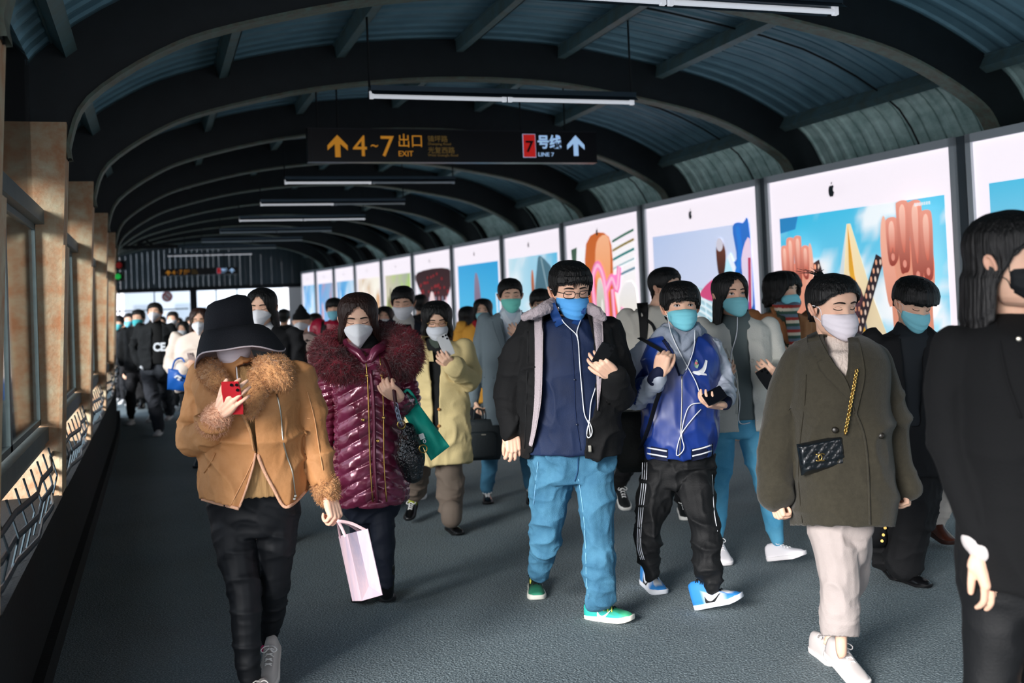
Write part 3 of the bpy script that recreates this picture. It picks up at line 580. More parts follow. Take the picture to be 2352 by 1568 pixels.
M_brow=mat('brow','1d1512',.8); M_lash=mat('lash','120d0c',.6); M_crease=mat('lid_crease','a8705a',.7); M_eyew=mat('eye_white','d9d2cf',.25); M_iris=mat('iris','20120c',.15)
M_loop=mat('ear_loop','f0f0f4',.6)
SK='efc3a8'
class Per:
    def __init__(s,label,z0,gx,gy=None,group='commuters walking through the covered walkway',vox=.007):
        s.z0=z0; s.k=z0/F; s.vox=vox; g=OV+ray(gx,900)*z0; s.loc=np.array([g[0],g[1],0.]); s.root=empty('person',s.loc,label,'person',group); s.bv={}; s.M={}
        s.bparts=[]; s.headd=None
    def J(s,px,py,dz=0.): return OV+ray(px,py)*(s.z0+dz)
    def L(s,pts): return [s.J(*p) for p in pts]
    def put(s,name,V,Fc,m,parent=None,smooth=True,cols=None,kind=None,label=None):
        o=mesh(name,np.asarray(V)-s.loc,Fc,m,parent or s.root,smooth,cols)
        if kind: o['kind']=kind
        if label: o['label']=label
        return o
    def putme(s,name,me,m,parent=None,V=None,cols=None,label=None):
        if V is None: V,_=arrays(me)
        me.vertices.foreach_set('co',(V-s.loc).astype(np.float32).ravel()); o=fin(name,me,m,parent or s.root,True,cols)
        if label: o['label']=label
        return o
    def bvh(s,name,me_or_V,Fc=None):
        if Fc is None: 
            V,_=arrays(me_or_V); Fc=[tuple(p.vertices) for p in me_or_V.polygons]
        else: V=me_or_V
        b=BVHTree.FromPolygons([tuple(v) for v in V],[tuple(int(i) for i in f) for f in Fc]); s.bv[name]=b; return b
    def torso(s,rows,n=32,p=.85):
        """rows: (py,cx,halfw_px,depth_m,dz)"""
        R_=np.array([r[:5] for r in rows],float); R_=catmull(R_,4); V=[]; a=np.linspace(0,2*np.pi,n,endpoint=False); ca=np.cos(a); sa=np.sin(a)
        ca=np.sign(ca)*np.abs(ca)**p; sa=np.sign(sa)*np.abs(sa)**p
        for r in R_: c=s.J(r[1],r[0],r[4]); V.append(c+np.outer(ca*max(r[2],.5)*s.k,AX)+np.outer(sa*max(r[3],.005),BX))
        m=len(R_); V=np.vstack(V); Fc=[(i*n+j,i*n+(j+1)%n,(i+1)*n+(j+1)%n,(i+1)*n+j) for i in range(m-1) for j in range(n)]+[tuple(range(n-1,-1,-1)),tuple(range((m-1)*n,m*n))]
        return V,Fc
    def limb(s,pts,rpx,n=14,flat=1.):
        """pts (px,py,dz), radii in px"""
        return pill(s.L(pts),np.array(rpx,float)*s.k,n,4)
    def cloth(s,name,parts,m,vox=None,sm=3,fold=None,disp=None,cut=None,thick=.006,cols=None,parent=None,label=None,flat_hem=None,keep=None):
        me=fuse(parts,vox or s.vox,sm); V,N=arrays(me); px,py,d=projn(V)
        dd=np.zeros(len(V))
        if fold: dd+=folds(V-s.loc,*fold)
        if disp is not None: dd+=disp(V-s.loc,px,py,N)
        V=V+N*dd[:,None]
        cc=cols(V-s.loc,px,py,N) if cols is not None else None
        me.vertices.foreach_set('co',V.astype(np.float32).ravel()); me.update()
        nf=len(me.polygons)
        if cut:
            cen=np.empty(nf*3,np.float32); me.polygons.foreach_get('center',cen); cen=cen.reshape(-1,3); nn=np.empty(nf*3,np.float32); me.polygons.foreach_get('normal',nn); nn=nn.reshape(-1,3)
            qx,qy,_=projn(cen); kill=np.zeros(nf,bool)
            for item in cut:
                pol,front=item if isinstance(item,tuple) and isinstance(item[1],bool) else (item,True)
                k_=inpoly(qx,qy,pol)
                if front: k_&=(nn@Dv<.15)
                kill|=k_
            bm=bmesh.new(); bm.from_mesh(me); bm.faces.ensure_lookup_table(); bmesh.ops.delete(bm,geom=[bm.faces[i] for i in np.nonzero(kill)[0]],context='FACES')
            for _ in range(3): # smooth the cut boundary
                bv=[v for v in bm.verts if v.is_boundary]; new={}
                for v in bv:
                    nb=[e.other_vert(v) for e in v.link_edges if e.is_boundary]
                    if len(nb)==2: new[v]=v.co*.4+(nb[0].co+nb[1].co)*.3
                for v,c in new.items(): v.co=c
            bm.to_mesh(me); bm.free(); V,_=arrays(me); 
            if cols is not None: px,py,_=projn(V); _,N=arrays(me); cc=cols(V-s.loc,px,py,N)
        s.bvh(name,me)
        o=s.putme(name,me,m,parent,V,cc,label)
        if cut and thick:
            md=o.modifiers.new('s','SOLIDIFY'); md.thickness=thick; md.offset=-1
        return o
    def cast(s,names,px,py,off=0.,last=None):
        r=ray(px,py); best=None
        rl=np.linalg.norm(r)
        for n in ([names] if isinstance(names,str) else names):
            h=s.bv[n].ray_cast(Vector(OV),Vector(r/rl))
            if h[0] is not None:
                d=h[3]/rl
                if best is None or d<best: best=d
        if best is None or (last is not None and best-last>.25): best=last if last is not None else s.z0-.1
        return OV+r*(best-off),best
    def line(s,name,on,pts,r,m,parent=None,off=.002,sub=5,n=6,label=None):
        Q=catmull(np.array(pts,float),sub); last=None; W=[]
        for x,y in Q: p,last=s.cast(on,x,y,off,last); W.append(p)
        W=np.array(W)
        if len(W)>4: W[1:-1]=(W[:-2]+2*W[1:-1]+W[2:])/4
        V,Fc=tube(W,r,n); return s.put(name,V,Fc,m,parent,label=label)
    def patch(s,name,on,A,B,m,th=.004,parent=None,nu=6,sub=4,off=0.,bulge=0.,label=None,cols=None):
        """surface strip between pixel polylines A and B laid on garment(s)"""
        A=catmull(np.array(A,float),sub); B=catmull(np.array(B,float),sub); V=[];last=None; m_=len(A)
        for a,b in zip(A,B):
            for j in range(nu+1):
                t=j/nu; q=a*(1-t)+b*t; p,last=s.cast(on,q[0],q[1],th+off+bulge*math.sin(t*math.pi),last); V.append(p)
        V=np.array(V); G=V.reshape(m_,nu+1,3)
        if m_>3: G[1:-1]=(G[:-2]+2*G[1:-1]+G[2:])/4
        V=G.reshape(-1,3); vb=V+(V-OV)/np.linalg.norm(V-OV,axis=1)[:,None]*(th+.004); n=len(V); W=nu+1
        Fc=[(i*W+j,i*W+j+1,(i+1)*W+j+1,(i+1)*W+j) for i in range(m_-1) for j in range(nu)]
        Fb=[tuple(x+n for x in f[::-1]) for f in Fc]; E=[j for j in range(W)]+[i*W+nu for i in range(1,m_)]+[(m_-1)*W+j for j in range(nu-1,-1,-1)]+[i*W for i in range(m_-2,0,-1)]
        S=[(E[i],E[(i+1)%len(E)],E[(i+1)%len(E)]+n,E[i]+n) for i in range(len(E))]
        return s.put(name,np.vstack([V,vb]),Fc+Fb+S,m,parent,label=label,cols=cols)
    def dots(s,name,on,pts,r,m,parent=None,off=.004,flat=.4):
        for x,y in pts:
            p,_=s.cast(on,x,y,off); d=(OV-p)/np.linalg.norm(OV-p); V,Fc=tube([p-d*r*flat,p+d*r*flat*.6,p+d*r*flat],[r,r,r*.7],10); s.put(name,V,Fc,m,parent)
    def tufts(s,name,me_V,N,count,ln,wd,m,parent=None,drop=.4,seed=1,cols=None):
        r=np.random.default_rng(seed); i=r.integers(0,len(me_V),count); P=me_V[i]+r.normal(0,.003,(count,3)); d=N[i]+r.normal(0,.45,(count,3)); d/=np.linalg.norm(d,axis=1)[:,None]; l=ln*(.6+.8*r.random(count))[:,None]
        t=np.cross(d,r.normal(0,1,(count,3))); t/=np.linalg.norm(t,axis=1)[:,None]; tip=P+d*l+np.array([0,0,-drop])*l*.8; mid=P+d*l*.55+np.array([0,0,-drop*.3])*l; u=np.cross(d,t)
        V=np.stack([P-t*wd,P+t*wd,P+u*wd,mid-t*wd*.6,mid+t*wd*.6,mid+u*wd*.6,tip],1).reshape(-1,3); F0=np.array([(0,1,4,3),(1,2,5,4),(2,0,3,5)]); F1=np.array([(3,4,6),(4,5,6),(5,3,6)])
        b=np.arange(count)*7; Fc=[tuple(int(z) for z in q) for q in (F0[None]+b[:,None,None]).reshape(-1,4)]+[tuple(int(z) for z in q) for q in (F1[None]+b[:,None,None]).reshape(-1,3)]
        return s.put(name,V,Fc,m,parent,False,kind='stuff')
    # ---- head
    def head(s,cx,cy,h,yaw=0,pitch=0,roll=0,dz=0.,neck=None,eyes='down',brows=True,ears=True,skin=SK,vox=.0034,glass=None,nr=.235,det=True,lip=False):
        s.hc=s.J(cx,cy,dz); s.hh=h*(s.z0+dz)/F; s.hM=BASE@rot('Z',yaw)@rot('Y',roll)@rot('X',pitch); T=lambda q: s.hc+(np.asarray(q,float)*s.hh)@s.hM.T; s.T=T
        parts=[(T(HG[0]),HG[1])]
        nk=neck if neck is not None else None
        base=s.J(*nk) if nk else s.hc+np.array([0,0,-.75])*s.hh+BX*.1*s.hh
        a=T((0,.10,-.12)); parts.append(pill([a,(a+base)/2+BX*.01,base],[nr*s.hh,nr*.97*s.hh,nr*1.25*s.hh],18,3))
        if ears:
            for sg in (-1,1):
                x=sg*.335; e=[(x,.02,-.14),(x+sg*.045,.0,-.08),(x+sg*.075,.02,.0),(x+sg*.085,.06,.05),(x+sg*.06,.115,.03),(x+sg*.05,.11,-.05),(x+sg*.02,.06,-.13)]
                parts.append(pill(T(e),[.022*s.hh]*7,8,3)); parts.append(pill(T([(x-sg*.03,.04,-.1),(x+sg*.03,.05,-.04),(x+sg*.035,.07,.02)]),[.03*s.hh,.035*s.hh,.03*s.hh],8,3))
        s.bparts_head=parts; s.skin=skin; s.hvox=vox
        s.eyes(eyes,brows,det,lip)
        if glass: s.glasses(glass)
    def fx(s,x,z,off=.0): return (x,float(fsurf(x,z,off)),z)
    def tubeT(s,name,pts,r,m,parent=None,n=6,flat=None):
        V,Fc=tube(s.T(catmull(np.array(pts),4)),np.asarray(r)*s.hh,n); return s.put(name,V,Fc,m,parent)
    def eyes(s,mode,brows,det,lip):
        for sg in (-1,1):
            if brows:
                P=[s.fx(sg*x,z,.006) for x,z in ((.055,.110),(.11,.122),(.17,.122),(.225,.096))]; Q=catmull(np.array(P),4); n=len(Q); rr=np.stack([np.interp(np.linspace(0,1,n),[0,.3,.7,1],[.011,.015,.012,.004])]*2,1); rr[:,0]*=1
                V,Fc=tube(s.T(Q),rr*s.hh,6); s.put('eyebrow',V,Fc,M_brow)
            if mode=='open':
                up=[(.085,.012),(.11,.040),(.145,.050),(.18,.042),(.205,.022)]; lo=[(.085,.012),(.115,.0),(.15,-.006),(.185,.004),(.205,.022)]
                V=[];k=8
                U=catmull(np.array(up),2); Lw=catmull(np.array(lo),2)
                for a,b in zip(U,Lw):
                    for t in (0,.33,.66,1): q=a*(1-t)+b*t; V.append(s.fx(sg*q[0],q[1],.007))
                Fc=[(i*4+j,i*4+j+1,i*4+j+5,i*4+j+4) for i in range(len(U)-1) for j in range(3)]; s.put('eye',s.T(V),Fc,M_eyew)
                c=(.145,.024); V=[s.fx(sg*(c[0]+.024*math.cos(a)),c[1]+.023*math.sin(a),.010) for a in np.linspace(0,2*np.pi,16,endpoint=False)]+[s.fx(sg*c[0],c[1],.014)]
                s.put('iris',s.T(V),[(i,(i+1)%16,16) for i in range(16)],M_iris)
                s.tubeT('eyelashes',[s.fx(sg*x,z,.008) for x,z in up],.0065,M_lash); s.tubeT('eyelid',[s.fx(sg*x,z,.006) for x,z in lo],.003,M_crease)
                s.tubeT('eyelid',[s.fx(sg*x,z+.020,.004) for x,z in up],.003,M_crease)
            elif mode=='down':
                s.tubeT('eyelashes',[s.fx(sg*x,z,.008) for x,z in ((.08,.008),(.115,-.004),(.15,-.006),(.185,.002),(.215,.016))],[.003,.006,.007,.007,.004]+[.004]*0 if False else .006,M_lash)
                if det: s.tubeT('eyelid',[s.fx(sg*x,z,.003) for x,z in ((.08,.028),(.11,.045),(.15,.050),(.19,.040))],.0025,M_crease)
    def finish_body(s,extra=()):
        """one continuous skin: head, neck and torso core in one mesh"""
        me=fuse(s.bparts_head,s.hvox,1); V,N=arrays(me)
        Q=((V-s.hc)@s.hM)/s.hh; b=lin(s.skin); c=np.tile(b,(len(V),1)); red=np.clip(g2(Q[:,0],Q[:,2],.17,-.08,.09,.08)+g2(Q[:,0],Q[:,2],-.17,-.08,.09,.08)+(np.abs(Q[:,0])>.345)*1.*(Q[:,2]>-.2),0,1)*.35; c=c*(1-red[:,None])+lin('c97a62')*red[:,None]
        hr=(g2(Q[:,0],Q[:,2],0,-.29,.09,.022)*(Q[:,1]<-.3))[:,None]; c=c*(1-hr)+lin('b5625a')*hr
        VV=[V]; FF=[tuple(p.vertices) for p in me.polygons]; CC=[c]; n=len(V)
        for v,f in s.bparts: 
            VV.append(np.asarray(v)); FF+=[tuple(int(i)+n for i in q) for q in f]; CC.append(np.tile(b,(len(v),1))); n+=len(v)
        bpy.data.meshes.remove(me)
        o=s.put('body',np.vstack(VV),FF,M_skin,cols=np.vstack(CC)); return o
    def glasses(s,c='15171a'):
        m=mat('glasses_'+c,c,.3,metal=.4); mb=MB()
        fr=empty('x') ; bpy.data.objects.remove(fr)
        for sg in (-1,1):
            pts=[]
            for a in np.linspace(0,2*np.pi,25): ca,sa=math.cos(a),math.sin(a); x=.15+.108*np.sign(ca)*abs(ca)**.6; z=.01+.066*np.sign(sa)*abs(sa)**.6; pts.append((sg*x,-.43+.25*abs(x-.05)**1.6,z))
            mb.tube(s.T(pts),.0075*s.hh,6)
            mb.tube(s.T([(sg*.255,-.385,.035),(sg*.33,-.22,.03),(sg*.35,.03,.02),(sg*.36,.1,-.04)]),.007*s.hh,6)
        mb.tube(s.T(catmull([(-.045,-.425,.02),(0,-.445,.035),(.045,-.425,.02)],3)),.0075*s.hh,6)
        return s.put('glasses',mb.V,mb.F,m)
    def mask(s,kind='surgical',c='7fd3e0',c2=None,loops=True,rough=.7):
        nu,nv=24,20; V=[]
        surg=kind!='kn'
        for j in range(nv+1):
            v=j/nv
            for i in range(nu+1):
                u=-1+2*i/nu
                if surg:
                    zt=-.07-.03*abs(u)**1.5; zb=-.515+.20*abs(u)**1.6; z=zt+(zb-zt)*v; al=u*1.38; wm=np.interp(v,[0,.3,.7,1],[.30,.315,.30,.245]); fm=np.interp(v,[0,.12,.35,.7,.9,1],[.395,.455,.505,.49,.45,.385])
                    x=wm*math.sin(al); y=-(fm*math.cos(al)**.85 if math.cos(al)>0 else 0); y-=.016*((v*4)%1)*math.cos(al)
                else:
                    zt=.0-.12*abs(u)**1.2; zb=-.56+.33*abs(u)**1.15; z=zt+(zb-zt)*v; wm=np.interp(v,[0,.3,.7,1],[.28,.31,.29,.18]); fm=np.interp(v,[0,.15,.4,.75,1],[.41,.49,.56,.53,.42]); au=abs(u)
                    x=wm*math.sin(u*1.3)/math.sin(1.3); y=-(fm-(fm-.12)*(au**1.3))
                if abs(x)<.3 and -.49<z<.3: y=min(y,float(fsurf(x,z,.012)))
                V.append((x,y,z))
        W=nu+1; Fc=[(a*W+b,a*W+b+1,(a+1)*W+b+1,(a+1)*W+b) for a in range(nv) for b in range(nu)]
        V=np.array(V); Vt=s.T(V)
        m=mat('mask_'+c,c,rough,bump=(90,.12),spec=.2)
        o=s.put('mask',Vt,Fc,m); md=o.modifiers.new('s','SOLIDIFY'); md.thickness=.003; md.offset=-1
        me=M_loop if c2 is None else mat('maskedge_'+c2,c2,.6)
        for row in (0,nv) : s.put('mask_edge',*tube(Vt[row*W:(row+1)*W],.010*s.hh,6),me,o)
        if kind=='kn': s.put('mask_fold',*tube(Vt[nu//2::W][1:-1],.005*s.hh,5),me,o)
        if loops:
            for sg,ci in ((-1,0),(1,nu)):
                a=V[2*W+ci]; b=V[(nv-2)*W+ci]; s.tubeT('ear_loop',[a,(sg*.335,-.10,.0),(sg*.39,.03,.03),(sg*.385,.11,-.03),(sg*.36,.06,-.13),(sg*.31,-.08,-.2),b],.0055,me,o)
        return o
    def hair(s,low,thick,m=None,nt=96,ns=36,amp=.012,fr=22,jit=.02,seed=1,wide=None,name='hair',top=.5,gap=None,zskip=None):
        """low: [(deg,z)] lower edge by angle; thick: [(deg,t)]; wide: [(z,wx,yf,yb)] for lengths hanging below the skull"""
        m=m or M_hair; low=np.array(low,float); thick=np.array(thick,float)
        th=np.linspace(-np.pi,np.pi,nt,endpoint=False); dg=np.degrees(th)
        if low[0,0]>=0: zl=np.interp(np.abs(dg),low[:,0],low[:,1])
        else: zl=np.interp(dg,low[:,0],low[:,1])
        tk=np.interp(np.abs(dg) if thick[0,0]>=0 else dg,thick[:,0],thick[:,1])
        jt=vn(np.stack([dg*.22,dg*0,dg*0],1),seed)-.5; zl=zl+jt*2*jit; ct=thick[:,1].max(); O_=[]
        I_=[]
        for k in range(ns+1):
            q=k/ns; q1=.5*(1-math.cos(math.pi*min(q*1.0,1)*.5)) if False else q
            # crown -> edge: param by z with denser crown
            zc=.5+ct*.75; z=zc-(zc-zl)*(q1**1.6)
            zz=np.clip((z+.0)/(zc/.5),-.5,.5) ; hang=z<-.12
            zh=np.where(hang,-.12,zz)
            x,y=hsurf(th,zh,0); r0=np.hypot(x,y)+1e-6
            if wide is not None:
                wd=np.array(wide,float)[::-1]; wx=np.interp(z,wd[:,0],wd[:,1]); yf=np.interp(z,wd[:,0],wd[:,2]); yb=np.interp(z,wd[:,0],wd[:,3]); sn,cs=np.sin(th),np.cos(th)
                bl=np.clip((-.0-z)/.2,0,1); x=x*(1-bl)+bl*wx*sn; y=y*(1-bl)+bl*np.where(cs>0,-yf*np.abs(cs),yb*np.abs(cs)); r0=np.hypot(x,y)+1e-6
            n_=vn(np.stack([dg/180*fr,z*2.2+3,dg*0],1),seed+3)-.5; n2=vn(np.stack([dg/180*fr*2.7,z*2+9,dg*0],1),seed+8)-.5
            tt=tk*min(1,.35+q*4)*np.where(q>.93,.75,1)+amp*(n_*2+n2)*min(1,q*4)
            sc_=(r0+tt)/r0; O_.append(np.stack([x*sc_,y*sc_,z],1)); si=(r0+np.minimum(tt*.2,.0)-.012)/r0; I_.append(np.stack([x*si,y*si,z+.01-.03*(1-q)],1))
        V=np.vstack([np.vstack(O_),np.vstack(I_)]); n=(ns+1)*nt; Fc=[]
        for k in range(ns):
            for j in range(nt): a=k*nt+j; b=k*nt+(j+1)%nt; Fc.append((a,b,b+nt,a+nt)); Fc.append((a+n,a+nt+n,b+nt+n,b+n))
        e=ns*nt; Fc+=[(e+j,e+(j+1)%nt,e+(j+1)%nt+n,e+j+n) for j in range(nt)]; Fc.append(tuple(range(nt)))
        return s.put(name,s.T(V),Fc,m)
    def locks(s,name,roots,m=None,parent=None,r=.012,n=5):
        """loose strands: each a list of head-local points"""
        mb=MB()
        for L_ in roots:
            Q=catmull(np.array(L_,float),4); k=len(Q); rr=np.interp(np.linspace(0,1,k),[0,.2,1],[r*.6,r,r*.15]); V,Fc=tube(s.T(Q),np.stack([rr,rr*.5],1)*s.hh,n); mb.add(V,Fc)
        return s.put(name,mb.V,mb.F,m or M_hair,parent,kind='stuff')
    # ---- hands
    def hand(s,wrist,to,palm,curl=(40,50,30),spread=6,thumb=(40,30),thumb_side=1,size=1.,vox=.0032,curls=None,fore=None,wr=.026):
        """wrist/to: pixel+dz points (to = direction of knuckles); palm: world direction the palm faces in (right,away,up)"""
        W=s.J(*wrist) if len(wrist)==3 and abs(wrist[0])>20 else np.array(wrist); d=s.J(*to)-W; d/=np.linalg.norm(d); n=BASE@np.array(palm,float); n-=d*(n@d); n/=np.linalg.norm(n); t=np.cross(n,d)*thumb_side; sz=size
        X=lambda a,b,c: W+(d*a+t*b+n*c)*sz
        P=[]
        # palm: thick pills side by side
        for b,l,rr in ((-.027,.082,.0125),(-.009,.090,.0135),(.009,.092,.014),(.026,.086,.0145)): P.append(pill([X(.005,b*.62,0),X(l*.5,b*.9,0),X(l,b,-.001)],np.array([.0175,.017,rr])*sz,10,3))
        P.append(pill([X(.01,.02,.004),X(.035,.034,.010),X(.055,.030,.008)],np.array([.015,.017,.012])*sz,10,3))
        Ls=((.022,.030,.022,.0078,.078),(.030,.035,.024,.0086,.088),(.0,.038,.026,.0090,.090),(.026,.034,.024,.0088,.086))
        fl=[(-.029,.083,(.032,.021,.018),.0080),(-.0095,.092,(.041,.026,.021),.0088),(.0105,.094,(.044,.029,.022),.0091),(.030,.087,(.039,.025,.020),.0090)]
        cs=curls or [curl]*4
        s.tips=[]
        for i,(b,l,seg,rr) in enumerate(fl):
            p=X(l-.012,b,0); pts=[p]; a=0; q=X(l,b,0); pts.append(q); sp=math.radians((i-1.5)*spread); sd=(d*math.cos(sp)+t*math.sin(sp))
            for g,c in zip(seg,cs[i]):
                a+=math.radians(c); v=sd*math.cos(a)+n*math.sin(a); q=q+v*g*sz; pts.append(q)
            s.tips.append(q); P.append(pill(pts,np.array([rr*1.05,rr*1.08,rr,rr*.92,rr*.72])*sz,10,3))
        a0=math.radians(thumb[0]); q=X(.022,.030,.008); pts=[X(.012,.018,.004),q]; v=d*math.cos(a0)+t*math.sin(a0)*.8+n*.35
        for g,c in ((.036,0),(.030,thumb[1]*.5),(.024,thumb[1]*.6)):
            cc=math.radians(c); v=v*math.cos(cc)+(n*.6-t*.6+d*.3)*math.sin(cc); v/=np.linalg.norm(v); q=q+v*g*sz; pts.append(q)
        s.thumbtip=q; P.append(pill(pts,np.array([.014,.0135,.0115,.0105,.0082])*sz,10,3))
        f=s.J(*fore) if fore is not None else W-d*.10
        P.append(pill([f,W-(W-f)*.3,X(.012,0,0)],np.array([wr*1.25,wr,wr*.82]),12,3))
        me=fuse(P,vox,1); V,_=arrays(me); FF=[tuple(p.vertices) for p in me.polygons]; bpy.data.meshes.remove(me); s.bparts.append((V,FF)); s.hf=(W,d,n,t)
        return W,d,n,t
    # ---- shoes
    def shoe(s,g,yaw=0,toe=0,kind='sneaker',c='e8e4e0',sole='f0eeea',L_=.27,lace='f2f2f2',lift=0.,roll=0,c2=None,top=None,name='shoe',label=None,laces=True):
        """g: ground pixel (px,py) of the sole centre or world point; yaw 0 points at the viewer, + to the image right; toe>0 toe raised"""
        G=onZ(*g,0.) if len(g)==2 else np.array(g,float); G=G+np.array([0,0,lift]); M=BASE@rot('Z',yaw)@rot('X',-toe)@rot('Y',roll); T=lambda q: G+(np.asarray(q,float)*(L_/.27))@M.T
        hi=kind=='high'; boot=kind=='boot'
        yy=np.array([.125,.12,.10,.06,.02,-.03,-.08,-.11,-.13,-.138]); hw=np.array([.012,.024,.033,.036,.036,.042,.046,.040,.028,.012]); ht=np.array([.05,.085,.098,.10,.088,.066,.052,.046,.036,.022])
        if hi or boot: ht=np.array([.09,.125,.135,.135,.11,.072,.052,.046,.036,.022])
        if kind=='dress': ht=np.array([.04,.07,.078,.078,.062,.05,.043,.038,.03,.02]); hw=hw*.92
        so=.024 if kind!='dress' else .012
        n=16; V=[]; al=np.linspace(0,np.pi,n)
        for y,w_,h_ in zip(yy,hw,ht):
            for a in al: ca,sa=math.cos(a),math.sin(a); V.append((w_*np.sign(ca)*abs(ca)**.75,y,so*.5+(h_-so*.5)*sa**.8))
        m=len(yy); Fc=[(i*n+j,(i+1)*n+j,(i+1)*n+j+1,i*n+j+1) for i in range(m-1) for j in range(n-1)]+[tuple(range(n)),tuple(range(m*n-1,(m-1)*n-1,-1))]+[(i*n,i*n+n-1,(i+1)*n+n-1,(i+1)*n) for i in range(m-1)]
        V=np.array(V); cc=np.tile(lin(c),(len(V),1))
        if c2:
            for zone,col in c2:
                k=zone(V); cc[k]=lin(col)
        mt=mat('shoe_leather' if kind in('dress','boot') else 'shoe_fabric','ffffff',.25 if kind in('dress','boot') else .6,attr=True)
        sh=s.put(name,T(V),Fc,mt,cols=cc,label=label)
        a=np.linspace(0,2*np.pi,28,endpoint=False); hy=np.concatenate([yy,yy[::-1]]); ox=[]; 
        P2=[(w_+.005,y) for y,w_ in zip(yy,hw)]+[(-w_-.005,y) for y,w_ in zip(yy[::-1],hw[::-1])]; P2[0]=(.02,.13); k=len(P2); V=[]
        for z,gx in ((0,.96),(.004,1.0),(so*.8,1.02),(so,1.0)):
            for x,y in P2: up=.012*max(0,(-y-.09)/.05) ; V.append((x*gx,y*(1.0 if z else .985)-.002,z+up))
        Fc=[(r*k+j,r*k+(j+1)%k,(r+1)*k+(j+1)%k,(r+1)*k+j) for r in range(3) for j in range(k)]+[tuple(range(k-1,-1,-1)),tuple(range(3*k,4*k))]
        s.put('sole',T(V),Fc,mat('sole_'+sole,sole,.6),sh)
        if kind=='dress': mb=MB(); mb.box((-.03,.06,0),(.03,.125,.02)); s.put('heel',T(mb.V),mb.F,mat('sole_'+sole,sole,.6),sh)
        if laces and kind!='boot':
            mb=MB(); hy_=lambda y: np.interp(-y,-yy,ht)+.002
            for i in range(4 if kind!='high' else 6):
                y=-.045+.021*i; z=float(hy_(y)); w_=.02
                mb.tube([(-w_,y,z-.010),(-w_*.4,y+.003,z+.003),(w_*.5,y+.008,z+.003),(w_,y+.011,z-.008)],.0028,5); mb.tube([(w_,y,z-.010),(w_*.4,y+.003,z+.003),(-w_*.5,y+.008,z+.003),(-w_,y+.011,z-.008)],.0028,5)
            y=.035 if kind!='high' else .06; z=float(hy_(y))
            for sg in (-1,1): mb.tube(catmull([(0,y,z+.004),(sg*.02,y-.01,z+.012),(sg*.036,y-.02,z),(sg*.02,y-.03,z-.004),(0,y-.01,z+.003)],3),.0026,5)
            s.put('laces',T(mb.V),mb.F,mat('lace_'+lace,lace,.8),sh)
        s.sT=T; s.sh=sh; return T((0,.07,.09))
    def swoosh(s,side,c,sc=1.):
        """tick mark on the shoe side"""
        P=catmull([(.045,.060),(.03,.036),(.0,.034),(-.06,.066)],4); Q=catmull([(.045,.060),(.045,.022),(.0,.020),(-.06,.066)],4)
        V=[];n=len(P)
        for (y,z),(y2,z2) in zip(P,Q):
            for a,b in ((y,z),(y2,z2)):
                hwv=np.interp(-a*sc,[-.125,-.1,-.02,.03,.08,.11],[.012,.033,.036,.042,.046,.040]); ca=math.sqrt(max(0,1-min(1,(b/.1))**2.4)); V.append((side*(hwv*max(ca,.4)**.75+.003),a*sc,b*1.0))
        V=np.array(V); s.put('tick_mark',s.sT(V),[(2*i,2*i+1,2*i+3,2*i+2) for i in range(n-1)],mat('tick_'+c,c,.5),s.sh)
class Thing:
    """held or worn top-level object; builds in world space around its own root"""
    def __init__(s,name,loc,label,cat,group=None): s.loc=np.array(loc,float); s.root=empty(name,s.loc,label,cat,group)
    def put(s,name,V,Fc,m,parent=None,smooth=False,kind=None,label=None,cols=None):
        o=mesh(name,np.asarray(V)-s.loc,Fc,m,parent or s.root,smooth,cols)
        if kind: o['kind']=kind
        if label: o['label']=label
        return o
def rbox(c,ax,ay,az,r=.2,n=6):
    """rounded box with half-axis vectors"""
    c=np.array(c); V=[];rows=9; cols_=24
    for i in range(rows):
        v=-1+2*i/(rows-1); vz=np.sign(v)*(1-(1-abs(v))**2.2) if False else v; f=(1-abs(v)**8)**.5 if abs(v)<1 else 0; f=max(f,1-r*.8) if abs(v)<1 else 1-r
        for j in range(cols_):
            a=2*np.pi*j/cols_; ca,sa=math.cos(a),math.sin(a); e=.35; x=np.sign(ca)*abs(ca)**e; y=np.sign(sa)*abs(sa)**e; V.append(c+ax*x*f+ay*y*f+az*v)
    Fc=[(i*cols_+j,i*cols_+(j+1)%cols_,(i+1)*cols_+(j+1)%cols_,(i+1)*cols_+j) for i in range(rows-1) for j in range(cols_)]+[tuple(range(cols_-1,-1,-1)),tuple(range((rows-1)*cols_,rows*cols_))]
    return np.array(V),Fc
def phone(c,up,nrm_,w,h,col,label,screen=True,name='phone',th=.009):
    c=np.array(c); up=up/np.linalg.norm(up); nv=nrm_-up*(nrm_@up); nv/=np.linalg.norm(nv); sd=np.cross(up,nv); t=Thing(name,c,label,'phone')
    V,Fc=rbox(c,sd*w/2,nv*th/2,up*h/2,.12); t.put('case',V,Fc,mat('phone_'+col,col,.3),smooth=False)
    V=[c+sd*a*w*.46+up*b*h*.47+nv*(th/2+.0008) for a,b in ((-1,-1),(1,-1),(1,1),(-1,1))]; V+=[v-nv*.002 for v in V]; t.put('screen',V,[(0,1,2,3),(7,6,5,4),(0,4,5,1),(1,5,6,2),(2,6,7,3),(3,7,4,0)],mat('phone_screen','0c0e14',.1))
    mb=MB(); b0=c-nv*(th/2+.001)+up*h*.36-sd*w*.22
    for a,b in ((-.01,.012),(.01,.012),(-.01,-.012)): p=b0+sd*a+up*b; mb.tube([p,p-nv*.003],.0065,10)
    t.put('camera_lens',mb.V,mb.F,mat('lens_black','0a0a0c',.1),label='round lenses on the phone back')
    return t
def cord(name,pts,r,m,label,cat,sub=6,group=None):
    t=Thing(name,pts[0],label,cat,group); Q=catmull(np.array(pts),sub); V,Fc=tube(Q,r,6); t.put('cable',V,Fc,m,smooth=True); return t
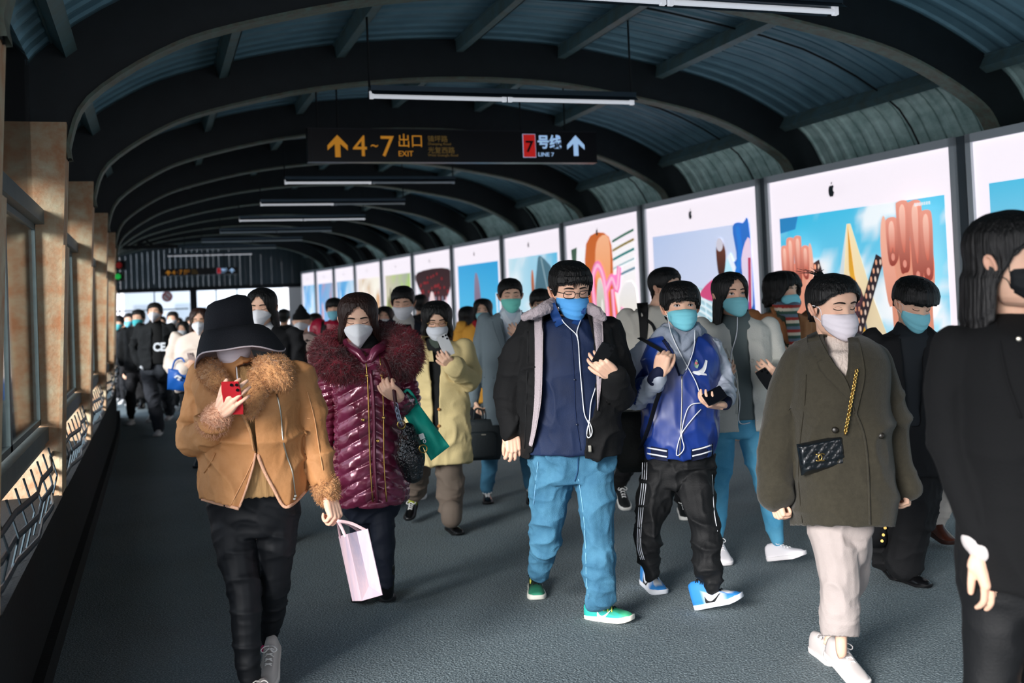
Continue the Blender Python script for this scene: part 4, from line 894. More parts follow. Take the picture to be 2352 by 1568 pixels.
# ------------------------------------------------------------------ the people in front
M_leather=mat('shearling_suede','c48d5c',.7,noise=(5,'ab7444',.7),bump=(50,.25)); M_fleece=mat('tan_fleece','c08c5c',.95,bump=(120,.5),sheen=.3); M_fleece2=mat('pale_fleece','dba98a',.95,bump=(120,.5))
M_blackj=mat('black_cloth','07080a',.85,bump=(150,.2)); M_blackp=mat('black_trouser_cloth','07090c',.7,bump=(150,.15)); M_greyfl=mat('grey_fleece','a89da2',.95,bump=(160,.6))
M_navy=mat('navy_shirt','0f2244',.7,noise=(6,'0b1832',.6),bump=(200,.15)); M_denim=mat('blue_denim','477b97',.8,noise=(7,'2f5f7c',.85),bump=(260,.35)); M_gold=mat('gold_metal','c9a45c',.3,metal=1); M_steelz=mat('zip_metal','b9b4a6',.3,metal=.9); M_white=mat('white_plastic','eef0f4',.4)
M_gtrim=mat('denim_stitch','7fb4da',.8)
def shape(V): return V
def legs(p,name,hip,L1,L2,m,fold=None,vox=None,cut=None,cols=None,sm=3,label=None):
    """hip rows for torso(), L1/L2 (pts,r)"""
    dm=max(L1[1][0],L2[1][0])*p.k*1.12; hip=[(r[0],r[1],r[2],min(r[3],dm+(.03 if i==0 else .012 if i==1 else 0)),r[4]) for i,r in enumerate(hip)]
    return p.cloth(name,[p.torso(hip),p.limb(*L1),p.limb(*L2)],m,vox,sm,fold,cut=cut,cols=cols,label=label)
def bodycore(p,neck,sh,hip,w,kn,an,r=.055):
    """slim inner figure under the clothes so the skin mesh runs from head to feet"""
    n=p.J(*neck); P=[pill([n,p.J(*sh),p.J(*hip)],[.05,w,w*.9],12,3)]
    for k_,a_ in zip(kn,an): P.append(pill([p.J(*hip),p.J(hip[0]+(k_[0]-hip[0])*.75,hip[1]+(k_[1]-hip[1])*.3,k_[2]*.3),p.J(*k_),p.J(*a_)],[.05,.045,.036,.026],10,3))
    me=fuse(P,.02,1); V,_=arrays(me); FF=[tuple(q.vertices) for q in me.polygons]; bpy.data.meshes.remove(me); p.bparts.append((V,FF))
# ---------- man with glasses in the middle
p=Per('man in glasses, blue mask, black fleece-lined jacket and blue jeans, looking at his phone',5.15,1312)
p.head(1310,666,122,yaw=14,pitch=14,neck=(1303,745,.02),eyes='down',glass='17181c',nr=.25)
p.mask('surgical','5aa8ea','d8ecfa')
p.hair([(0,.235),(25,.20),(42,.16),(58,.17),(66,.02),(78,-.10),(88,-.02),(105,-.10),(130,-.26),(180,-.32)],[(0,.09),(60,.075),(90,.05),(120,.07),(180,.07)],amp=.016,fr=26,jit=.035)
p.locks('hair_fringe',[[(x,-.44+abs(x)*.3,.36),(x+.02,-.47+abs(x)*.35,.27),(x+.035+.02*math.sin(x*40),-.44+abs(x)*.4,.155+.04*math.sin(x*23))] for x in np.linspace(-.24,.2,16)],r=.028)
bodycore(p,(1303,745,.02),(1305,800,.03),(1310,1040,.02),.10,[(1258,1195,.05),(1375,1215,-.08)],[(1240,1320,.15),(1376,1370,-.1)])
shirt=p.cloth('shirt',[p.torso([(728,1303,38,.075,.01),(745,1303,68,.12,.01),(790,1306,88,.15,.01),(900,1308,98,.165,.005),(1000,1308,100,.17,0),(1036,1300,98,.165,0)])],M_navy,fold=(.007,(9,9,5),3))
p.line('button_placket','shirt',[(1311,760),(1318,850),(1322,950),(1334,1034)],.0025,mat('navy_seam','0d2044',.8),shirt)
p.dots('button','shirt',[(1320,872),(1325,975)],.0055,mat('navy_button','0a1730',.3),shirt)
p.patch('collar','shirt',[(1262,700),(1264,725),(1277,752)],[(1274,694),(1286,722),(1296,742)],mat('collar_blue','1c4380',.7),.006,shirt); p.patch('collar','shirt',[(1345,706),(1341,728),(1330,748)],[(1334,712),(1322,728),(1312,742)],mat('collar_blue','1c4380',.7),.006,shirt)
opening=[(1262,690),(1248,720),(1246,800),(1242,900),(1230,990),(1216,1070),(1341,1070),(1348,1005),(1370,930),(1371,850),(1366,780),(1352,722),(1340,690)]
jk=p.cloth('jacket',[p.torso([(716,1305,48,.10,.03),(736,1304,82,.14,.03),(765,1303,106,.165,.02),(830,1306,114,.185,.01),(920,1309,116,.195,.0),(1000,1312,118,.195,0),(1045,1314,117,.18,0)]),
  p.limb([(1225,768,.02),(1190,840,.04),(1170,915,.06),(1172,985,0)],[42,42,37,26]),p.limb([(1390,768,.02),(1412,840,.02),(1418,912,-.04),(1410,866,-.23)],[41,39,36,24])],M_blackj,fold=(.014,(7,7,8),5),cut=[opening,([(1214,1040),(1344,1040),(1344,1120),(1214,1120)],False)],thick=.012)
p.patch('fleece_trim','jacket',[(1226,722),(1228,780),(1228,850),(1227,920),(1220,990),(1214,1022)],[(1249,720),(1247,780),(1246,850),(1243,920),(1231,990),(1222,1026)],M_greyfl,.014,jk,bulge=.006)
p.patch('fleece_trim','jacket',[(1360,724),(1366,780),(1369,850),(1371,905),(1372,942)],[(1384,738),(1386,790),(1383,850),(1379,900),(1374,944)],M_greyfl,.014,jk,bulge=.006)
[p.cloth('fleece_collar',[p.limb(a_,b_)],M_greyfl,vox=.005,fold=(.004,(40,40,40),2),parent=jk) for a_,b_ in (([(1206,728,-.10),(1232,718,-.13),(1256,706,-.10),(1268,694,-.02)],[9,13,14,10]),([(1345,702,-.03),(1366,714,-.10),(1386,730,-.10)],[9,13,9]))]
p.line('front_seam','jacket',[(1212,760),(1211,850),(1208,950),(1205,1030)],.003,M_blackp,jk)
p.line('zip','jacket',[(1349,1000),(1353,1035)],.005,M_steelz,jk); 
V,Fc=rbox(p.cast('jacket',1355,1030,.012)[0],AX*.007,BX*.003,ZX*.017); p.put('zip_puller',V,Fc,M_steelz,jk)
jn=legs(p,'jeans',[(1020,1314,92,.15,0),(1050,1314,96,.16,0),(1085,1314,92,.15,0),(1105,1314,70,.12,0)],([(1270,1075,.0),(1262,1150,.02),(1256,1215,.05),(1244,1285,.12),(1238,1308,.15)],[47,42,35,31,27]),([(1360,1075,0),(1368,1150,-.06),(1375,1225,-.09),(1375,1310,-.11),(1377,1372,-.12)],[47,42,36,33,31]),M_denim,fold=(.014,(8,8,9),11))
p.line('seam','jeans',[(1329,1100),(1340,1180),(1345,1260),(1347,1330),(1352,1375)],.0018,M_gtrim,jn); p.line('seam','jeans',[(1236,1060),(1230,1110),(1226,1160)],.0018,M_gtrim,jn); p.line('fly','jeans',[(1328,1045),(1327,1080),(1320,1105)],.003,mat('denim_dark','1d4468',.8),jn)
green=lambda V:(V[:,1]<-.04); 
a1=p.shoe((1231,1362),yaw=2,toe=-3,kind='sneaker',c='10241f',sole='e6e4d8',lace='0d1512',c2=[(lambda V:V[:,1]<-.07,'2f7a5e'),(lambda V:(V[:,1]<-.11),'49a382'),(lambda V:(V[:,1]>.02)&(V[:,2]<.07),'163a38')],name='running_shoe',label='dark green running shoe with pale sole')
mb=MB(); [mb.tube([(-.03,-.02+.02*i,.06),(-.024,-.018+.02*i,.075)],.003,5) for i in range(4)]; p.put('lace_loops',p.sT(mb.V),mb.F,mat('yellow_cord','d8d860',.6),p.sh)
a2=p.shoe((1397,1424),yaw=56,toe=4,kind='sneaker',c='2aa39a',sole='ece9dc',lace='0d1512',c2=[(lambda V:(V[:,1]<-.02)&(V[:,2]>.045),'2c8a66'),(lambda V:(V[:,1]<-.09),'4bb98a'),(lambda V:(V[:,2]>.07),'0f1a1a')],name='running_shoe',label='teal and green running shoe with pale sole')
p.swoosh(-1,'f4f4f0',.8); mb=MB(); [mb.tube([(-.034,-.045+.022*i,.052),(-.022,-.04+.022*i,.074)],.003,5) for i in range(4)]; p.put('lace_loops',p.sT(mb.V),mb.F,mat('yellow_cord','d8d860',.6),p.sh)
W=p.hand((1176,992,.0),(1180,1040,-.03),(-.2,.9,0),curl=(38,45,30),thumb=(20,30),thumb_side=1,fore=(1172,960,.02))
W=p.hand((1411,862,-.25),(1383,838,-.29),(-.35,.75,.6),curl=(30,40,30),thumb=(35,25),thumb_side=-1,fore=(1420,890,-.15))
p.finish_body()
ph=phone(p.J(1386,812,-.31),ZX*.8-BX*.45+AX*.45,BX*.8+ZX*.5-AX*.1,.072,.115,'141518','black phone in the hand of the man with glasses')
p.bv['ph']=None; del p.bv['ph']
M_cab=mat('white_cable','e9ecf2',.45)
def cable(p,on,segs,label,off=.012,r=.0026):
    mb=MB(); first=None
    for pts in segs:
        Q=catmull(np.array(pts,float),6); last=None; W=[]
        for x,y in Q: q,last=p.cast(on,x,y,off,last); W.append(q)
        W=np.array(W)
        for _ in range(3): W[1:-1]=(W[:-2]+2*W[1:-1]+W[2:])/4
        if first is None: first=W[0]
        V,Fc=tube(W,r,6); mb.add(V,Fc)
    t=Thing('earphones',first,label,'earphones'); t.put('cable',mb.V,mb.F,M_cab,smooth=True); return t
cable(p,['shirt','jacket'],[[(1283,706),(1291,735),(1310,755),(1327,775),(1331,830),(1337,900),(1342,950),(1352,972),(1356,1000)],[(1340,722),(1330,745),(1325,762),(1327,775)],[(1377,855),(1368,890),(1357,925),(1354,965),(1348,990),(1350,1005),(1358,1000),(1360,985),(1352,965)]],'white earphone cable looping down over the navy shirt')
# ---------- boy in the blue jacket
p=Per('boy in blue and white bomber jacket, cyan mask and black striped track trousers',5.42,1560)
p.head(1563,706,108,yaw=3,pitch=-4,neck=(1560,782,.02),eyes='open',nr=.245)
p.mask('surgical','86dcec','cdf2fa')
p.hair([(0,.115),(20,.11),(38,.10),(52,.06),(64,-.02),(78,-.06),(90,.02),(110,-.08),(140,-.28),(180,-.36)],[(0,.10),(50,.10),(90,.085),(180,.09)],amp=.015,fr=30,jit=.05)
p.locks('hair_fringe',[[(x,-.43+abs(x)*.3,.30),(x+.01,-.49+abs(x)*.35,.20),(x+.02*math.sin(x*30),-.44+abs(x)*.4,.085+.03*math.sin(x*29))] for x in np.linspace(-.26,.26,20)],r=.026)
bodycore(p,(1560,782,.02),(1560,830,.03),(1560,1040,.02),.085,[(1492,1200,-.03),(1618,1215,-.18)],[(1495,1310,.0),(1634,1350,-.25)])
M_blue=mat('blue_satin','1a3a8c',.35,noise=(5,'11296a',.7),spec=.6); M_wsat=mat('white_satin','b9c0cd',.4,noise=(6,'9aa4b8',.5)); M_grey=mat('grey_jersey','8e98a8',.85,bump=(160,.3)); M_rib=mat('navy_rib','0c1533',.8); M_wrib=mat('white_rib','dfe3ea',.7)
hd=p.cloth('hoodie',[p.torso([(742,1562,42,.085,.05),(760,1562,52,.11,.03),(790,1562,58,.12,.0),(850,1562,60,.13,-.01),(900,1562,50,.12,0)]),p.limb([(1505,776,-.01),(1525,762,-.05),(1545,775,-.10),(1558,800,-.13)],[12,15,12,8]),p.limb([(1612,765,.0),(1600,760,-.05),(1585,775,-.10),(1570,800,-.13)],[11,15,12,8])],M_grey,fold=(.005,(12,12,12),4),vox=.006)
op=[(1530,735),(1524,775),(1545,805),(1563,862),(1570,862),(1592,805),(1604,770),(1600,735)]
jk=p.cloth('jacket',[p.torso([(764,1561,48,.10,.03),(782,1561,76,.14,.02),(812,1561,90,.16,.01),(880,1561,88,.17,0),(960,1561,86,.175,0),(1010,1560,84,.175,0),(1045,1558,77,.16,0)])],M_blue,fold=(.009,(9,9,6),7),cut=[op],thick=.008)
navyc=lambda V,px,py,N: np.where(((inpoly(px,py,[(1425,930),(1452,880),(1470,850),(1496,838),(1498,850),(1476,872),(1462,925)])))[:,None],lin('16306e'),lin('b4bccb'))
M_slv=mat('sleeve_satin','ffffff',.42,attr=True)
p.cloth('sleeve',[p.limb([(1486,806,.02),(1463,850,.02),(1452,905,-.04),(1480,898,-.14),(1508,868,-.25)],[30,31,31,28,19])],M_slv,fold=(.010,(14,14,14),8),cols=navyc,parent=jk,label='white satin sleeve with navy stripe')
p.cloth('sleeve',[p.limb([(1632,806,.02),(1650,850,.02),(1660,895,-.03),(1662,915,-.16)],[29,28,27,22])],M_slv,fold=(.010,(14,14,14),9),cols=lambda V,px,py,N: np.tile(lin('b4bccb'),(len(V),1)),parent=jk,label='white satin sleeve')
p.cloth('cuff',[p.limb([(1503,872,-.245),(1515,852,-.27)],[17,15])],M_rib,parent=jk); p.cloth('cuff',[p.limb([(1664,912,-.15),(1664,925,-.2)],[20,17])],M_rib,parent=jk)
for d_ in (0,7): p.line('cuff_stripe','sleeve' if False else 'cuff',[(1497+d_*.9,862-d_),(1506+d_,872-d_),(1516+d_,878-d_)],.002,M_wrib,jk,off=.001)
for y in (1030,1043):
    p.line('hem_stripe','jacket',[(1487,y-2),(1510,y+2),(1532,y+6)],.0045,M_wrib,jk,off=.002); p.line('hem_stripe','jacket',[(1590,y+4),(1612,y-1),(1634,y-8)],.0045,M_wrib,jk,off=.002)
p.patch('hem_rib','jacket',[(1482,1022),(1510,1027),(1534,1031)],[(1482,1052),(1510,1056),(1534,1059)],M_rib,.003,jk); p.patch('hem_rib','jacket',[(1588,1031),(1612,1026),(1638,1018)],[(1588,1059),(1612,1054),(1638,1046)],M_rib,.003,jk)
p.line('zip','jacket',[(1566,862),(1566,920),(1564,980),(1561,1050)],.0032,M_steelz,jk)
p.patch('collar_edge',['jacket','hoodie'],[(1527,778),(1545,806),(1562,860)],[(1520,782),(1539,812),(1559,864)],M_rib,.006,jk,nu=3)
# embroidered crane and round badge
p.patch('crane_patch','jacket',[(1592,852),(1604,851),(1614,843),(1620,826)],[(1590,856),(1606,862),(1620,852),(1625,828)],mat('white_thread','e8ecf0',.7),.003,jk,nu=3); p.patch('crane_patch','jacket',[(1600,853),(1610,855),(1622,858)],[(1604,857),(1611,861),(1624,862)],M_wrib,.003,jk,nu=2)
p.patch('badge_patch','jacket',[(1597,827),(1594,838),(1598,845)],[(1600,825),(1605,836),(1602,846)],mat('badge_thread','8fae9a',.7),.003,jk,nu=2); p.dots('badge_dot','jacket',[(1599,834)],.008,mat('badge_pink','c06a72',.7),jk)
pt=legs(p,'track_trousers',[(1030,1557,74,.14,0),(1060,1557,80,.15,0),(1090,1557,78,.14,0),(1112,1557,60,.11,0)],([(1518,1080,0),(1505,1140,.0),(1492,1210,-.03),(1489,1262,.0),(1491,1290,.0),(1496,1314,.0)],[42,36,29,26,20,18]),([(1596,1080,0),(1603,1150,-.12),(1620,1222,-.20),(1626,1290,-.24),(1630,1320,-.25),(1636,1345,-.26)],[42,36,30,28,22,19]),M_blackp,fold=(.015,(9,9,11),13))
for d_ in (0,5.,10.): p.line('side_stripe','track_trousers',[(1476+d_,1062),(1474+d_,1110),(1468+d_,1160),(1465+d_*.8,1210),(1464+d_*.8,1255),(1472+d_*.8,1285)],.0022,M_wrib,pt,off=.0015)
p.line('side_stripe','track_trousers',[(1636,1090),(1640,1170),(1648,1220)],.0022,M_wrib,pt)
W1='e4e6ea';B1='2f7fc6';K1='101216'
zb=[(lambda V:(V[:,1]<-.03)&(V[:,2]>.03)&(np.abs(V[:,0])<.026)&(V[:,1]>-.10),W1),(lambda V:(np.abs(V[:,0])>.022)&(V[:,1]<.045)&(V[:,1]>-.045)&(V[:,2]<.07),W1),(lambda V:(V[:,1]<.055)&(V[:,1]>-.05)&(np.abs(V[:,0])<.014)&(V[:,2]>.05),K1)]
p.shoe((1499,1352),yaw=14,toe=-2,kind='high',c=B1,sole='dde2ea',lace=K1,c2=zb,name='high_top_shoe'); p.swoosh(-1,K1,.9)
p.shoe((1650,1405),yaw=58,toe=17,kind='high',c=B1,sole='dde2ea',lace=K1,c2=zb,name='high_top_shoe',lift=.035); p.swoosh(-1,K1,.9)
p.hand((1516,858,-.27),(1522,826,-.29),(.35,.9,-.1),curl=(75,80,45),thumb=(30,60),thumb_side=1,fore=(1500,880,-.2))
p.hand((1662,932,-.20),(1632,927,-.26),(-.1,.2,1.),curl=(25,35,30),thumb=(40,20),thumb_side=-1,fore=(1665,905,-.1))
p.finish_body()
phone(p.J(1641,909,-.29),AX*.9+ZX*.42+BX*.1,-BX*.75+ZX*.6,.075,.105,'0e0f12','black phone lying in the fingers of the boy in the bomber jacket')
cable(p,['jacket','hoodie','sleeve','track_trousers'],[[(1532,720),(1540,760),(1552,790),(1575,835),(1600,880),(1612,925)],[(1596,758),(1594,800),(1580,840),(1575,850)],[(1612,925),(1585,930),(1572,960),(1565,1000),(1572,1030),(1553,1047),(1563,1000),(1590,962),(1610,940)]],'white earphone cable looping down the blue bomber jacket',off=.014)
p.bv.update()
t=Thing('shoulder_bag',p.J(1455,1000,.22),'black shoulder bag hanging behind the elbow of the boy in the bomber jacket','bag')
V,Fc=rbox(p.J(1448,1012,.20),AX*.10,BX*.08,ZX*.16,.3); t.put('bag_body',V,Fc,mat('bag_olive_black','191b17',.6,bump=(60,.3)),smooth=True)
V,Fc=tube(catmull([p.J(1470,776,-.06),p.J(1497,792,-.17),p.J(1522,812,-.20),p.J(1524,868,-.22),p.J(1505,930,-.20),p.J(1487,990,-.15),p.J(1470,1030,-.02)],5),(.019,.003) if False else [(.018,.003)]*31,8); t.put('strap',V,Fc,mat('black_webbing','0c0d0f',.7))
# ---------- woman in the bucket hat
p=Per('woman in a black bucket hat and tan shearling jacket, looking down at a red phone',4.4,585)
p.head(538,778,122,yaw=4,pitch=18,neck=(560,850,.04),eyes='none',brows=False,nr=.24)
p.mask('surgical','d6ccd2','e9e2e6')
bodycore(p,(560,850,.04),(575,900,.03),(585,1150,.02),.09,[(562,1360,-.1),(632,1340,.02)],[(575,1560,-.15),(618,1480,.12)])
M_hat=mat('black_hat_cotton','17191f',.85,bump=(180,.3)); M_lining=mat('hat_lining','c9bcc0',.8)
rings=[(683,528,18,.04),(686,527,36,.08),(694,526,47,.105),(712,525,52,.115),(738,525,54,.118),(752,526,56,.12)]
hc=p.J(526,752,0)
V=[];nn=40
for (y,x,w_,d_) in rings:
    c=p.J(x,y,0)
    for j in range(nn): a=2*np.pi*j/nn; V.append(c+AX*w_*p.k*math.cos(a)+BX*d_*math.sin(a)+ZX*.012*math.cos(a))
nr_=len(rings); Fc=[(i*nn+j,i*nn+(j+1)%nn,(i+1)*nn+(j+1)%nn,(i+1)*nn+j) for i in range(nr_-1) for j in range(nn)]+[tuple(range(nn))]
hat=p.put('bucket_hat',V,Fc,M_hat)
def brimrow(t,off=0.):
    out=[]
    for j in range(nn):
        a=2*np.pi*j/nn; ca,sa=math.cos(a),math.sin(a)
        a_in=hc+AX*56*p.k*ca+BX*.12*sa+ZX*.012*ca
        ex=(125 if ca>0 else 74); zo=-(56+ (32*max(0,-ca)**1.5) -14*max(0,-sa))*p.k
        b_out=hc+AX*ex*p.k*ca+BX*.20*sa+ZX*zo+ZX*.008*math.sin(a*5)
        q=a_in*(1-t)+b_out*t+ZX*(.030*math.sin(t*math.pi)+off*1.0); out.append(q)
    return out
V=[]; ts=[0,.15,.3,.5,.7,.85,1.]
for t_ in ts: V+=brimrow(t_)
Fc=[(i*nn+j,i*nn+(j+1)%nn,(i+1)*nn+(j+1)%nn,(i+1)*nn+j) for i in range(len(ts)-1) for j in range(nn)]; p.put('brim',V,Fc,M_hat,hat)
V=[]
for t_ in ts: V+=brimrow(t_,-.006)
p.put('brim_lining',V,Fc,M_lining,hat); p.put('brim_edge',*tube(brimrow(1.,-.003)+brimrow(1.,-.003)[:1],.0035,6),M_lining,hat)
sw=p.cloth('sweater',[p.torso([(838,560,34,.08,0),(852,562,60,.12,0),(880,568,92,.15,0),(950,575,100,.16,0),(1060,582,104,.165,0),(1128,585,104,.165,0)])],mat('beige_knit','b08a5c',.9,bump=(120,.4,(1,1,.1))),disp=lambda V,px,py,N:.0025*np.sin(px*1.15),fold=(.003,(8,8,8),3))
hemcut=[(440,1143),(465,1144),(500,1155),(551,1168),(565,1125),(580,1075),(588,1040),(593,1046),(607,1086),(626,1121),(648,1166),(672,1160),(706,1127),(730,1110),(760,1300),(400,1300)]
frontcut=[(588,1042),(565,950),(545,895),(540,840),(590,820),(600,860),(590,900),(585,960),(592,1046)]
jk=p.cloth('jacket',[p.torso([(822,560,52,.11,.03),(842,566,92,.15,.03),(870,572,118,.175,.02),(940,577,120,.19,0),(1040,581,118,.195,0),(1110,583,122,.20,0),(1185,584,123,.20,0)]),
  p.limb([(476,872,.03),(458,940,.03),(452,1008,-.05),(480,985,-.18),(500,955,-.28)],[40,40,38,34,27]),p.limb([(682,872,.03),(702,940,.05),(722,1020,.04),(745,1100,-.02)],[42,42,37,29])],M_leather,fold=(.014,(6,6,7),21),cut=[(hemcut,False),frontcut],thick=.012)
p.line('seam','jacket',[(706,900),(722,960),(733,1030),(742,1080)],.0022,mat('tan_stitch','d8a070',.8),jk); p.line('seam','jacket',[(705,960),(738,965)],.002,mat('tan_stitch','d8a070',.8),jk); p.line('seam','jacket',[(584,1050),(566,1090),(545,1130),(530,1160)],.002,mat('tan_stitch','d8a070',.8),jk)
p.line('pocket_welt','jacket',[(494,1040),(484,1062),(469,1085)],.004,M_leather,jk); p.line('zip','jacket',[(636,905),(645,950),(650,1010),(660,1050),(672,1085),(678,1135)],.0035,M_steelz,jk); p.dots('zip_pull','jacket',[(678,1138),(676,1145)],.007,M_steelz,jk)
p.line('fleece_edge','jacket',[(463,1145),(500,1156),(530,1163),(549,1168)],.0075,M_fleece2,jk,off=.003); p.line('fleece_edge','jacket',[(550,1164),(566,1122),(581,1072),(587,1040)],.0045,M_fleece2,jk,off=.003); p.line('fleece_edge','jacket',[(590,1035),(596,1055),(609,1086),(628,1121),(652,1163),(676,1155),(704,1126)],.007,M_fleece2,jk,off=.003)
p.patch('placket','jacket',[(566,955),(580,1000),(586,1035)],[(549,945),(570,990),(580,1035)],M_fleece,.010,jk,bulge=.01)
cl=p.cloth('fleece_collar',[p.limb([(468,846,-.05),(492,866,-.15),(508,880,-.17),(524,884,-.16)],[14,24,24,12]),p.limb([(474,838,.02),(492,846,-.08),(508,858,-.12)],[14,17,12]),p.limb([(602,836,-.08),(622,850,-.17),(640,866,-.17),(655,876,-.14)],[20,28,30,18]),p.limb([(600,860,-.17),(592,900,-.20),(585,930,-.205),(575,952,-.2)],[24,22,18,10]),p.limb([(630,828,.0),(645,845,-.05),(660,870,-.10)],[18,24,20])],M_fleece,vox=.006,fold=(.006,(26,26,26),4),parent=jk)
V_,N_=arrays(cl.data); p.tufts('fleece_pile',V_+p.loc,N_,9000,.013,.0012,M_fleece,jk,drop=.5)
p.hat_done=1
for pts,rr,md in (([(482,978,-.20),(496,962,-.26),(507,945,-.30)],[27,29,22],'fleece_cuff'),([(741,1098,-.02),(748,1118,-.03),(752,1134,-.03)],[25,30,25],'fleece_cuff')):
    c_=p.cloth(md,[p.limb(pts,rr)],M_fleece2 if pts[0][0]<600 else M_fleece,vox=.006,fold=(.005,(26,26,26),6),parent=jk); V_,N_=arrays(c_.data); p.tufts('fleece_pile',V_+p.loc,N_,2500,.012,.0012,M_fleece2 if pts[0][0]<600 else M_fleece,jk,drop=.3,seed=int(pts[0][0]))
p.cloth('knit_cuff',[p.limb([(502,952,-.29),(510,943,-.31)],[18,17])],mat('pale_knit','d8b08c',.9),parent=jk)
legs(p,'leggings',[(1105,585,96,.15,0),(1150,584,104,.16,0),(1190,584,102,.155,0),(1225,584,70,.12,0)],([(535,1190,0),(545,1270,-.05),(563,1370,-.10),(566,1460,-.13),(574,1580,-.16)],[53,46,35,32,20]),([(636,1190,0),(634,1260,0),(630,1350,.03),(625,1415,.08),(616,1470,.12)],[50,42,34,26,16]),mat('black_leggings_dark','080b10',.6),fold=(.006,(6,6,20),23))
p.cloth('sock',[p.limb([(606,1440,.14),(605,1470,.14),(612,1490,.10)],[10,11,12])],mat('magenta_sock','b02a5e',.9))
p.shoe(tuple(p.J(622,1532,.03)),yaw=4,toe=-30,kind='sneaker',c='bdb6b0',c2=[(lambda V:(np.abs(V[:,0])<.02)&(V[:,1]<.04)&(V[:,1]>-.06),'8f8a86'),(lambda V:(np.abs(V[:,0])>.03)&(V[:,1]<-.02),'b3aca6')],sole='c9c2bb',lace='f0ece8',L_=.25,name='sneaker')
p.shoe((598,1625),yaw=6,toe=0,kind='sneaker',c='bdb6b0',sole='c9c2bb',lace='d8d2cc',L_=.25,name='sneaker')
p.line('drawstring','sweater',[(543,842),(545,865),(547,885)],.0028,M_loop,sw,off=.02)
p.hand((508,944,-.32),(530,918,-.37),(.15,.95,.1),curls=[(30,35,25),(28,32,25),(26,30,25),(26,30,25)],thumb=(45,20),thumb_side=-1,fore=(495,962,-.27),spread=5)
p.hand((756,1138,-.04),(768,1178,-.06),(-.75,.5,0),curl=(65,80,50),thumb=(20,50),thumb_side=-1,fore=(750,1115,-.03))
p.finish_body(); P1=p
phone(p.J(534,914,-.375),ZX*.85-BX*.5+AX*.03,BX*.85+ZX*.5,.074,.15,'b3242c','red phone held up by the woman in the bucket hat')
# paper bag
P1M=mat('pink_paper','d6b8be',.6,noise=(9,'a8a0b4',.9,(1.5,1.5,.2)),bump=(12,.25)); U_=lambda r_,u_,d_: (AX*r_+ZX*u_+BX*d_)*p.k
tm=p.J(797,1226,-.10); a_=U_(-48,-33,121)*.72; b_=U_(44,6,19); c_=U_(31,-143,-26.6)
t=Thing('paper_bag',tm+c_,'pale pink striped paper bag hanging from the hand of the woman in the bucket hat','bag','')
def quadmesh(C_,n=6):
    V=[];Fc=[]
    for i in range(n+1):
        for j in range(n+1): u,v=i/n,j/n; V.append(C_[0]*(1-u)*(1-v)+C_[1]*u*(1-v)+C_[2]*u*v+C_[3]*(1-u)*v)
    for i in range(n):
        for j in range(n): a=i*(n+1)+j; Fc.append((a,a+n+1,a+n+2,a+1))
    return V,Fc
def sheet_(name,C_,label=None):
    V,Fc=quadmesh(C_); o=t.put(name,V,Fc,P1M,label=label); md=o.modifiers.new('s','SOLIDIFY'); md.thickness=.002; return o
sheet_('front_panel',[tm,tm+a_,tm+a_+c_,tm+c_])
mid=tm+b_*.5+a_*.10; sheet_('side_gusset',[tm,mid,mid+c_*.82-a_*.06,tm+c_]); sheet_('side_gusset',[mid,tm+b_,tm+b_+c_,mid+c_*.82-a_*.06]); sheet_('side_gusset',[tm+c_,mid+c_*.82-a_*.06,tm+b_+c_,tm+c_])
sheet_('back_panel',[tm+b_,tm+a_+b_,tm+a_+b_+c_,tm+b_+c_]); sheet_('side_gusset',[tm+a_,tm+a_+b_,tm+a_+b_+c_,tm+a_+c_]); sheet_('base_panel',[tm+c_,tm+a_+c_,tm+a_+b_+c_,tm+b_+c_])
M_hnd=mat('pink_ribbon','ecc9cc',.7); hg=p.J(773,1196,-.09)
for q0,q1 in ((tm+a_*.22+c_*.03,tm+a_*.8+c_*.03),(tm+b_+a_*.2+c_*.02,tm+b_+a_*.8+c_*.02)):
    V,Fc=tube(catmull([q0,(q0+hg)/2+ZX*.01,hg+AX*.004,(q1+hg)/2+ZX*.01,q1],5),[(.006,.0018)]*21,6); t.put('handle',V,Fc,M_hnd)
# ---------- woman in the maroon down coat
p=Per('woman in a shiny maroon down coat with fur collar and white mask',5.5,848)
p.head(823,733,110,yaw=6,pitch=14,neck=(838,815,.03),eyes='down',lip=False)
p.mask('kn','e6e6ea','f2f2f4')
bodycore(p,(838,815,.03),(846,860,.03),(852,1150,.03),.085,[(828,1260,.1),(884,1280,-.02)],[(832,1340,.15),(888,1360,-.02)])
p.hair([(-180,-1.0),(-75,-.85),(-58,-.5),(-50,-.12),(-40,.08),(-25,.22),(-10,.31),(2,.37),(14,.31),(28,.22),(42,.06),(50,-.14),(58,-.5),(75,-.85),(110,-1.0),(180,-1.0)],[(0,.05),(40,.06),(60,.06),(90,.08),(180,.09)],m=M_hairb,ns=48,amp=.014,fr=40,jit=.05,wide=[(0,.34,.30,.44),(-.3,.36,.22,.42),(-.6,.38,.12,.40),(-1.1,.36,.05,.38)])
M_puff=mat('maroon_satin','5e1029',.26,noise=(5,'8f3a5c',.8,(1,1,1.6)),spec=.8,metal=.25,coat=.2)
M_fur=mat('maroon_fur','7c1026',.8,noise=(6,'2a060c',.9),sheen=.4)
quilt=lambda V,px,py,N: .013*(np.abs(np.sin(math.pi*(py+np.where(px<862,(px-800)*.55,-(px-925)*.55))/31.))**.55-.55)+.004*(vn(V*30,3)-.5)
sq=lambda V,px,py,N: .010*(np.abs(np.sin(math.pi*(py+(px-750)*.3)/17.))**.6-.5)
